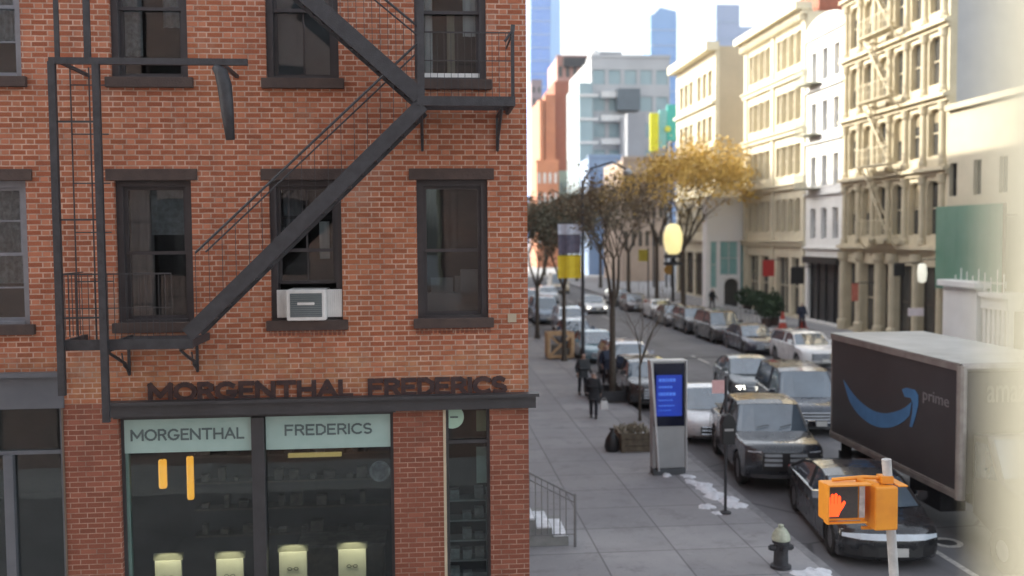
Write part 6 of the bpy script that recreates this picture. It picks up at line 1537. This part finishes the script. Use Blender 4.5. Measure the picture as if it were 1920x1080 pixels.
tree('street_tree', 'farthest dark tree closing the avenue', 18.5, 150, 12, 6, 16, 'leaf_olive', 1800, lsize=.26, trunk_r=.2)
# tree pit guard round the nearest tree
tx, ty = 6.9, 6.9 / (351 / 1800.); t = T('tree_guard', 'low dark boxed guard round the foot of the nearest tree', 'tree guard', (tx - .1, ty, KZ)); m = MB()
for (a, b, c, d) in ((tx - .8, tx + .35, ty - .7, ty - .66), (tx - .8, tx + .35, ty + .9, ty + .94), (tx - .8, tx - .76, ty - .659, ty + .899), (tx + .31, tx + .35, ty - .659, ty + .899)): m.box(a, b, c, d, KZ + .05, KZ + .42)
for x in (tx - .78, tx + .33):
    for y in (ty - .68, ty + .92): m.box(x - .03, x + .03, y - .03, y + .03, KZ, KZ + .5)
t.part(m, 'panels', 'iron', weld=False); t.part(MB().box(tx - .755, tx + .305, ty - .655, ty + .895, KZ, KZ + .12), 'soil', 'soil')

# ------------------------------------------------------------------ people
def skin_obj(name, verts, edges, radii, mat, parent, root=0, lev=2):
    me = bpy.data.meshes.new(name); me.from_pydata(verts, edges, []); me.materials.append(M[mat]); o = bpy.data.objects.new(name, me); COL.objects.link(o); o.parent = parent
    sk = o.modifiers.new('skin', 'SKIN'); sk.use_smooth_shade = True
    for i, r in enumerate(radii): me.skin_vertices[0].data[i].radius = (r, r) if not isinstance(r, tuple) else r
    me.skin_vertices[0].data[root].use_root = True
    ss = o.modifiers.new('sub', 'SUBSURF'); ss.levels = lev; ss.render_levels = lev
    return o
def person(lab, x, y, yaw, h=1.72, coat='coat_black', hair='hair_dark', z=KZ, lean=.0, stride=.18, arm=(.15, .1), bag=None, hat=False, trouser='trouser'):
    t = T('person', lab, 'person', (x, y, z), rot=yaw, local=True); k = h / 1.75
    L = lean
    J = {'pel': (0, 0, .95), 'sp': (0, -.02 - L * .3, 1.15), 'ch': (0, -.03 - L * .7, 1.36), 'nk': (0, -.03 - L, 1.50), 'hd': (0, -.05 - L * 1.15, 1.60), 'tp': (0, -.04 - L * 1.2, 1.70)}
    for s, q in ((-1, 'l'), (1, 'r')):
        st = stride * s
        J['hp' + q] = (s * .09, 0, .90); J['kn' + q] = (s * .10, -st * .55 - .02, .50); J['an' + q] = (s * .10, -st, .09); J['to' + q] = (s * .11, -st - .17, .035)
        J['sh' + q] = (s * .18, -.02 - L * .85, 1.42); J['el' + q] = (s * .25, .03 - L * .5 + arm[0] * -s * .3, 1.14); J['wr' + q] = (s * .25, -.10 - L * .6 - arm[1] + arm[0] * -s, .92); J['pa' + q] = (s * .25, -.13 - L * .6 - arm[1] + arm[0] * -s, .85)
    V = []; E = []; Rr = []; ix = {}
    def add(n, r): ix[n] = len(V); V.append(tuple(c * k for c in J[n])); Rr.append(r * k)
    for n, r in (('pel', .14), ('sp', .125), ('ch', .145), ('nk', .055), ('hd', .088), ('tp', .07)): add(n, r)
    E += [(0, 1), (1, 2), (2, 3), (3, 4), (4, 5)]
    for q in 'lr':
        for n, r in (('hp', .085), ('kn', .06), ('an', .042), ('to', .03), ('sh', .058), ('el', .043), ('wr', .028), ('pa', .03)): add(n + q, r)
        E += [(0, ix['hp' + q]), (ix['hp' + q], ix['kn' + q]), (ix['kn' + q], ix['an' + q]), (ix['an' + q], ix['to' + q]), (2, ix['sh' + q]), (ix['sh' + q], ix['el' + q]), (ix['el' + q], ix['wr' + q]), (ix['wr' + q], ix['pa' + q])]
        p = J['pa' + q]; s = -1 if q == 'l' else 1
        for f_ in range(5):
            dy = (-.03 + f_ * .016) if f_ < 4 else -.04; ln = (.07, .08, .075, .06, .05)[f_]
            a = len(V); V.append(((p[0] - s * .005) * k, (p[1] + dy) * k, (p[2] - .03) * k)); Rr.append(.009 * k); V.append(((p[0] - s * .02) * k, (p[1] + dy * 1.2 - .01) * k, (p[2] - .03 - ln) * k)); Rr.append(.007 * k)
            E += [(ix['pa' + q], a), (a, a + 1)]
    skin_obj('body', V, E, Rr, 'skin', t.o, lev=1)
    def sub(names, edges, radii, mat, nm, root=0):
        skin_obj(nm, [tuple(c * k for c in (J[n] if isinstance(n, str) else n)) for n in names], edges, [tuple(a * k for a in r) if isinstance(r, tuple) else r * k for r in radii], mat, t.o, root)
    hem = (0, .0, .74)
    sub(['pel', 'sp', 'ch', (0, -.03 - L * .85, 1.45), hem, 'shl', 'ell', 'wrl', 'shr', 'elr', 'wrr'], [(0, 1), (1, 2), (2, 3), (0, 4), (2, 5), (5, 6), (6, 7), (2, 8), (8, 9), (9, 10)], [.21, .20, .215, .10, .215, .10, .08, .06, .10, .08, .06], coat, 'coat')
    sub(['pel', 'hpl', 'knl', 'anl', 'hpr', 'knr', 'anr'], [(0, 1), (1, 2), (2, 3), (0, 4), (4, 5), (5, 6)], [.15, .105, .075, .062, .105, .075, .062], trouser, 'trousers')
    for q in 'lr': 
        a = J['an' + q]; sub([(a[0], a[1] + .05, .06), (a[0], a[1] - .06, .055), (a[0], a[1] - .19, .045)], [(0, 1), (1, 2)], [.05, .052, .042], 'black_trim', 'shoe')
    hd = J['hd']; sub([(hd[0], hd[1] + .03, hd[2] + .01), (hd[0], hd[1] + .015, hd[2] + .085)], [(0, 1)], [.098, .088], hair, 'hair')
    fm = MB()
    for s in (-1, 1): fm.lathe(((hd[0] + s * .032) * k, (hd[1] - .088) * k, hd[2] * k), [(.011, 0), (.011, .006)], 8, axis='y')
    t.part(fm, 'eyes', 'black_trim', weld=False)
    nm_ = MB().hexa([((hd[0] - .012) * k, (hd[1] - .085) * k, (hd[2] - .04) * k), ((hd[0] + .012) * k, (hd[1] - .085) * k, (hd[2] - .04) * k), ((hd[0] + .01) * k, (hd[1] - .115) * k, (hd[2] - .035) * k), ((hd[0] - .01) * k, (hd[1] - .115) * k, (hd[2] - .035) * k), ((hd[0] - .008) * k, (hd[1] - .08) * k, hd[2] * k), ((hd[0] + .008) * k, (hd[1] - .08) * k, hd[2] * k), ((hd[0] + .006) * k, (hd[1] - .09) * k, hd[2] * k), ((hd[0] - .006) * k, (hd[1] - .09) * k, hd[2] * k)])
    t.part(nm_, 'nose', 'skin')
    if hat:
        t.part(MB().lathe((hd[0] * k, (hd[1] + .01) * k, (hd[2] + .03) * k), [(.118 * k, 0), (.12 * k, .04), (.10 * k, .11), (.03 * k, .14)], 14), 'hat', hair, smooth=True)
    return t
def at(px, py): g = gnd(px, py, KZ); return g.x, g.y
x, y = at(1113, 785)
person('person in a long black coat walking on the left pavement, nearest the camera', x, y, R(165), 1.60, 'coat_black', 'hair_grey', lean=.10, stride=.14, arm=(.1, .22))
hb = T('shopping_bag', 'small white bag held low beside the person in the long black coat', 'bag', (x + .33, y - .05, .72)); hb.part(MB().prism([(-.13, -.15), (.13, -.15), (.11, .13), (-.11, .13)], lambda u, v, n: (x + .34 + u, y - .1 + n, .62 + v), -.05, .05), 'bag', 'white', bevel=.01)
hb.part(MB().tube([(x + .27, y - .1, .75), (x + .30, y - .1, .86), (x + .38, y - .1, .86), (x + .41, y - .1, .75)], .008, 5), 'handle', 'white')
x, y = at(1092, 741); person('person in a bulky charcoal coat behind the one in black, further left', x, y, R(10), 1.68, 'coat_grey', 'hair_grey', lean=.12, stride=.1)
x, y = at(1137, 724); person('person in a dark coat standing at the kerb beside the tree', x, y, R(20), 1.74, 'coat_navy', 'hair_grey', stride=.08)
person('person in black on the far pavement in front of the arched doorway', 23.6, 23.6 / (545 / 1800.), R(30), 1.75, 'coat_black', 'hair_dark', stride=.15)
person('distant walker in navy passing the cast-iron building', 24.3, 60.5, R(0), 1.75, 'coat_navy', 'hair_dark')

# ------------------------------------------------------------------ the thin air between here and the towers
hz = MB().box(-60, 420, -3, 1000, -1.0, 420.0)
m = bpy.data.materials.new('air'); m.use_nodes = True; nt = m.node_tree; nt.nodes.clear()
out = nt.nodes.new('ShaderNodeOutputMaterial'); pv = nt.nodes.new('ShaderNodeVolumePrincipled'); pv.inputs['Color'].default_value = (.86, .92, 1, 1); pv.inputs['Density'].default_value = 0.00016; pv.inputs['Anisotropy'].default_value = .3
nt.links.new(pv.outputs[0], out.inputs['Volume'])
ho = hz.build('haze', m); ho['kind'] = 'stuff'
SC.cycles.volume_bounces = 0
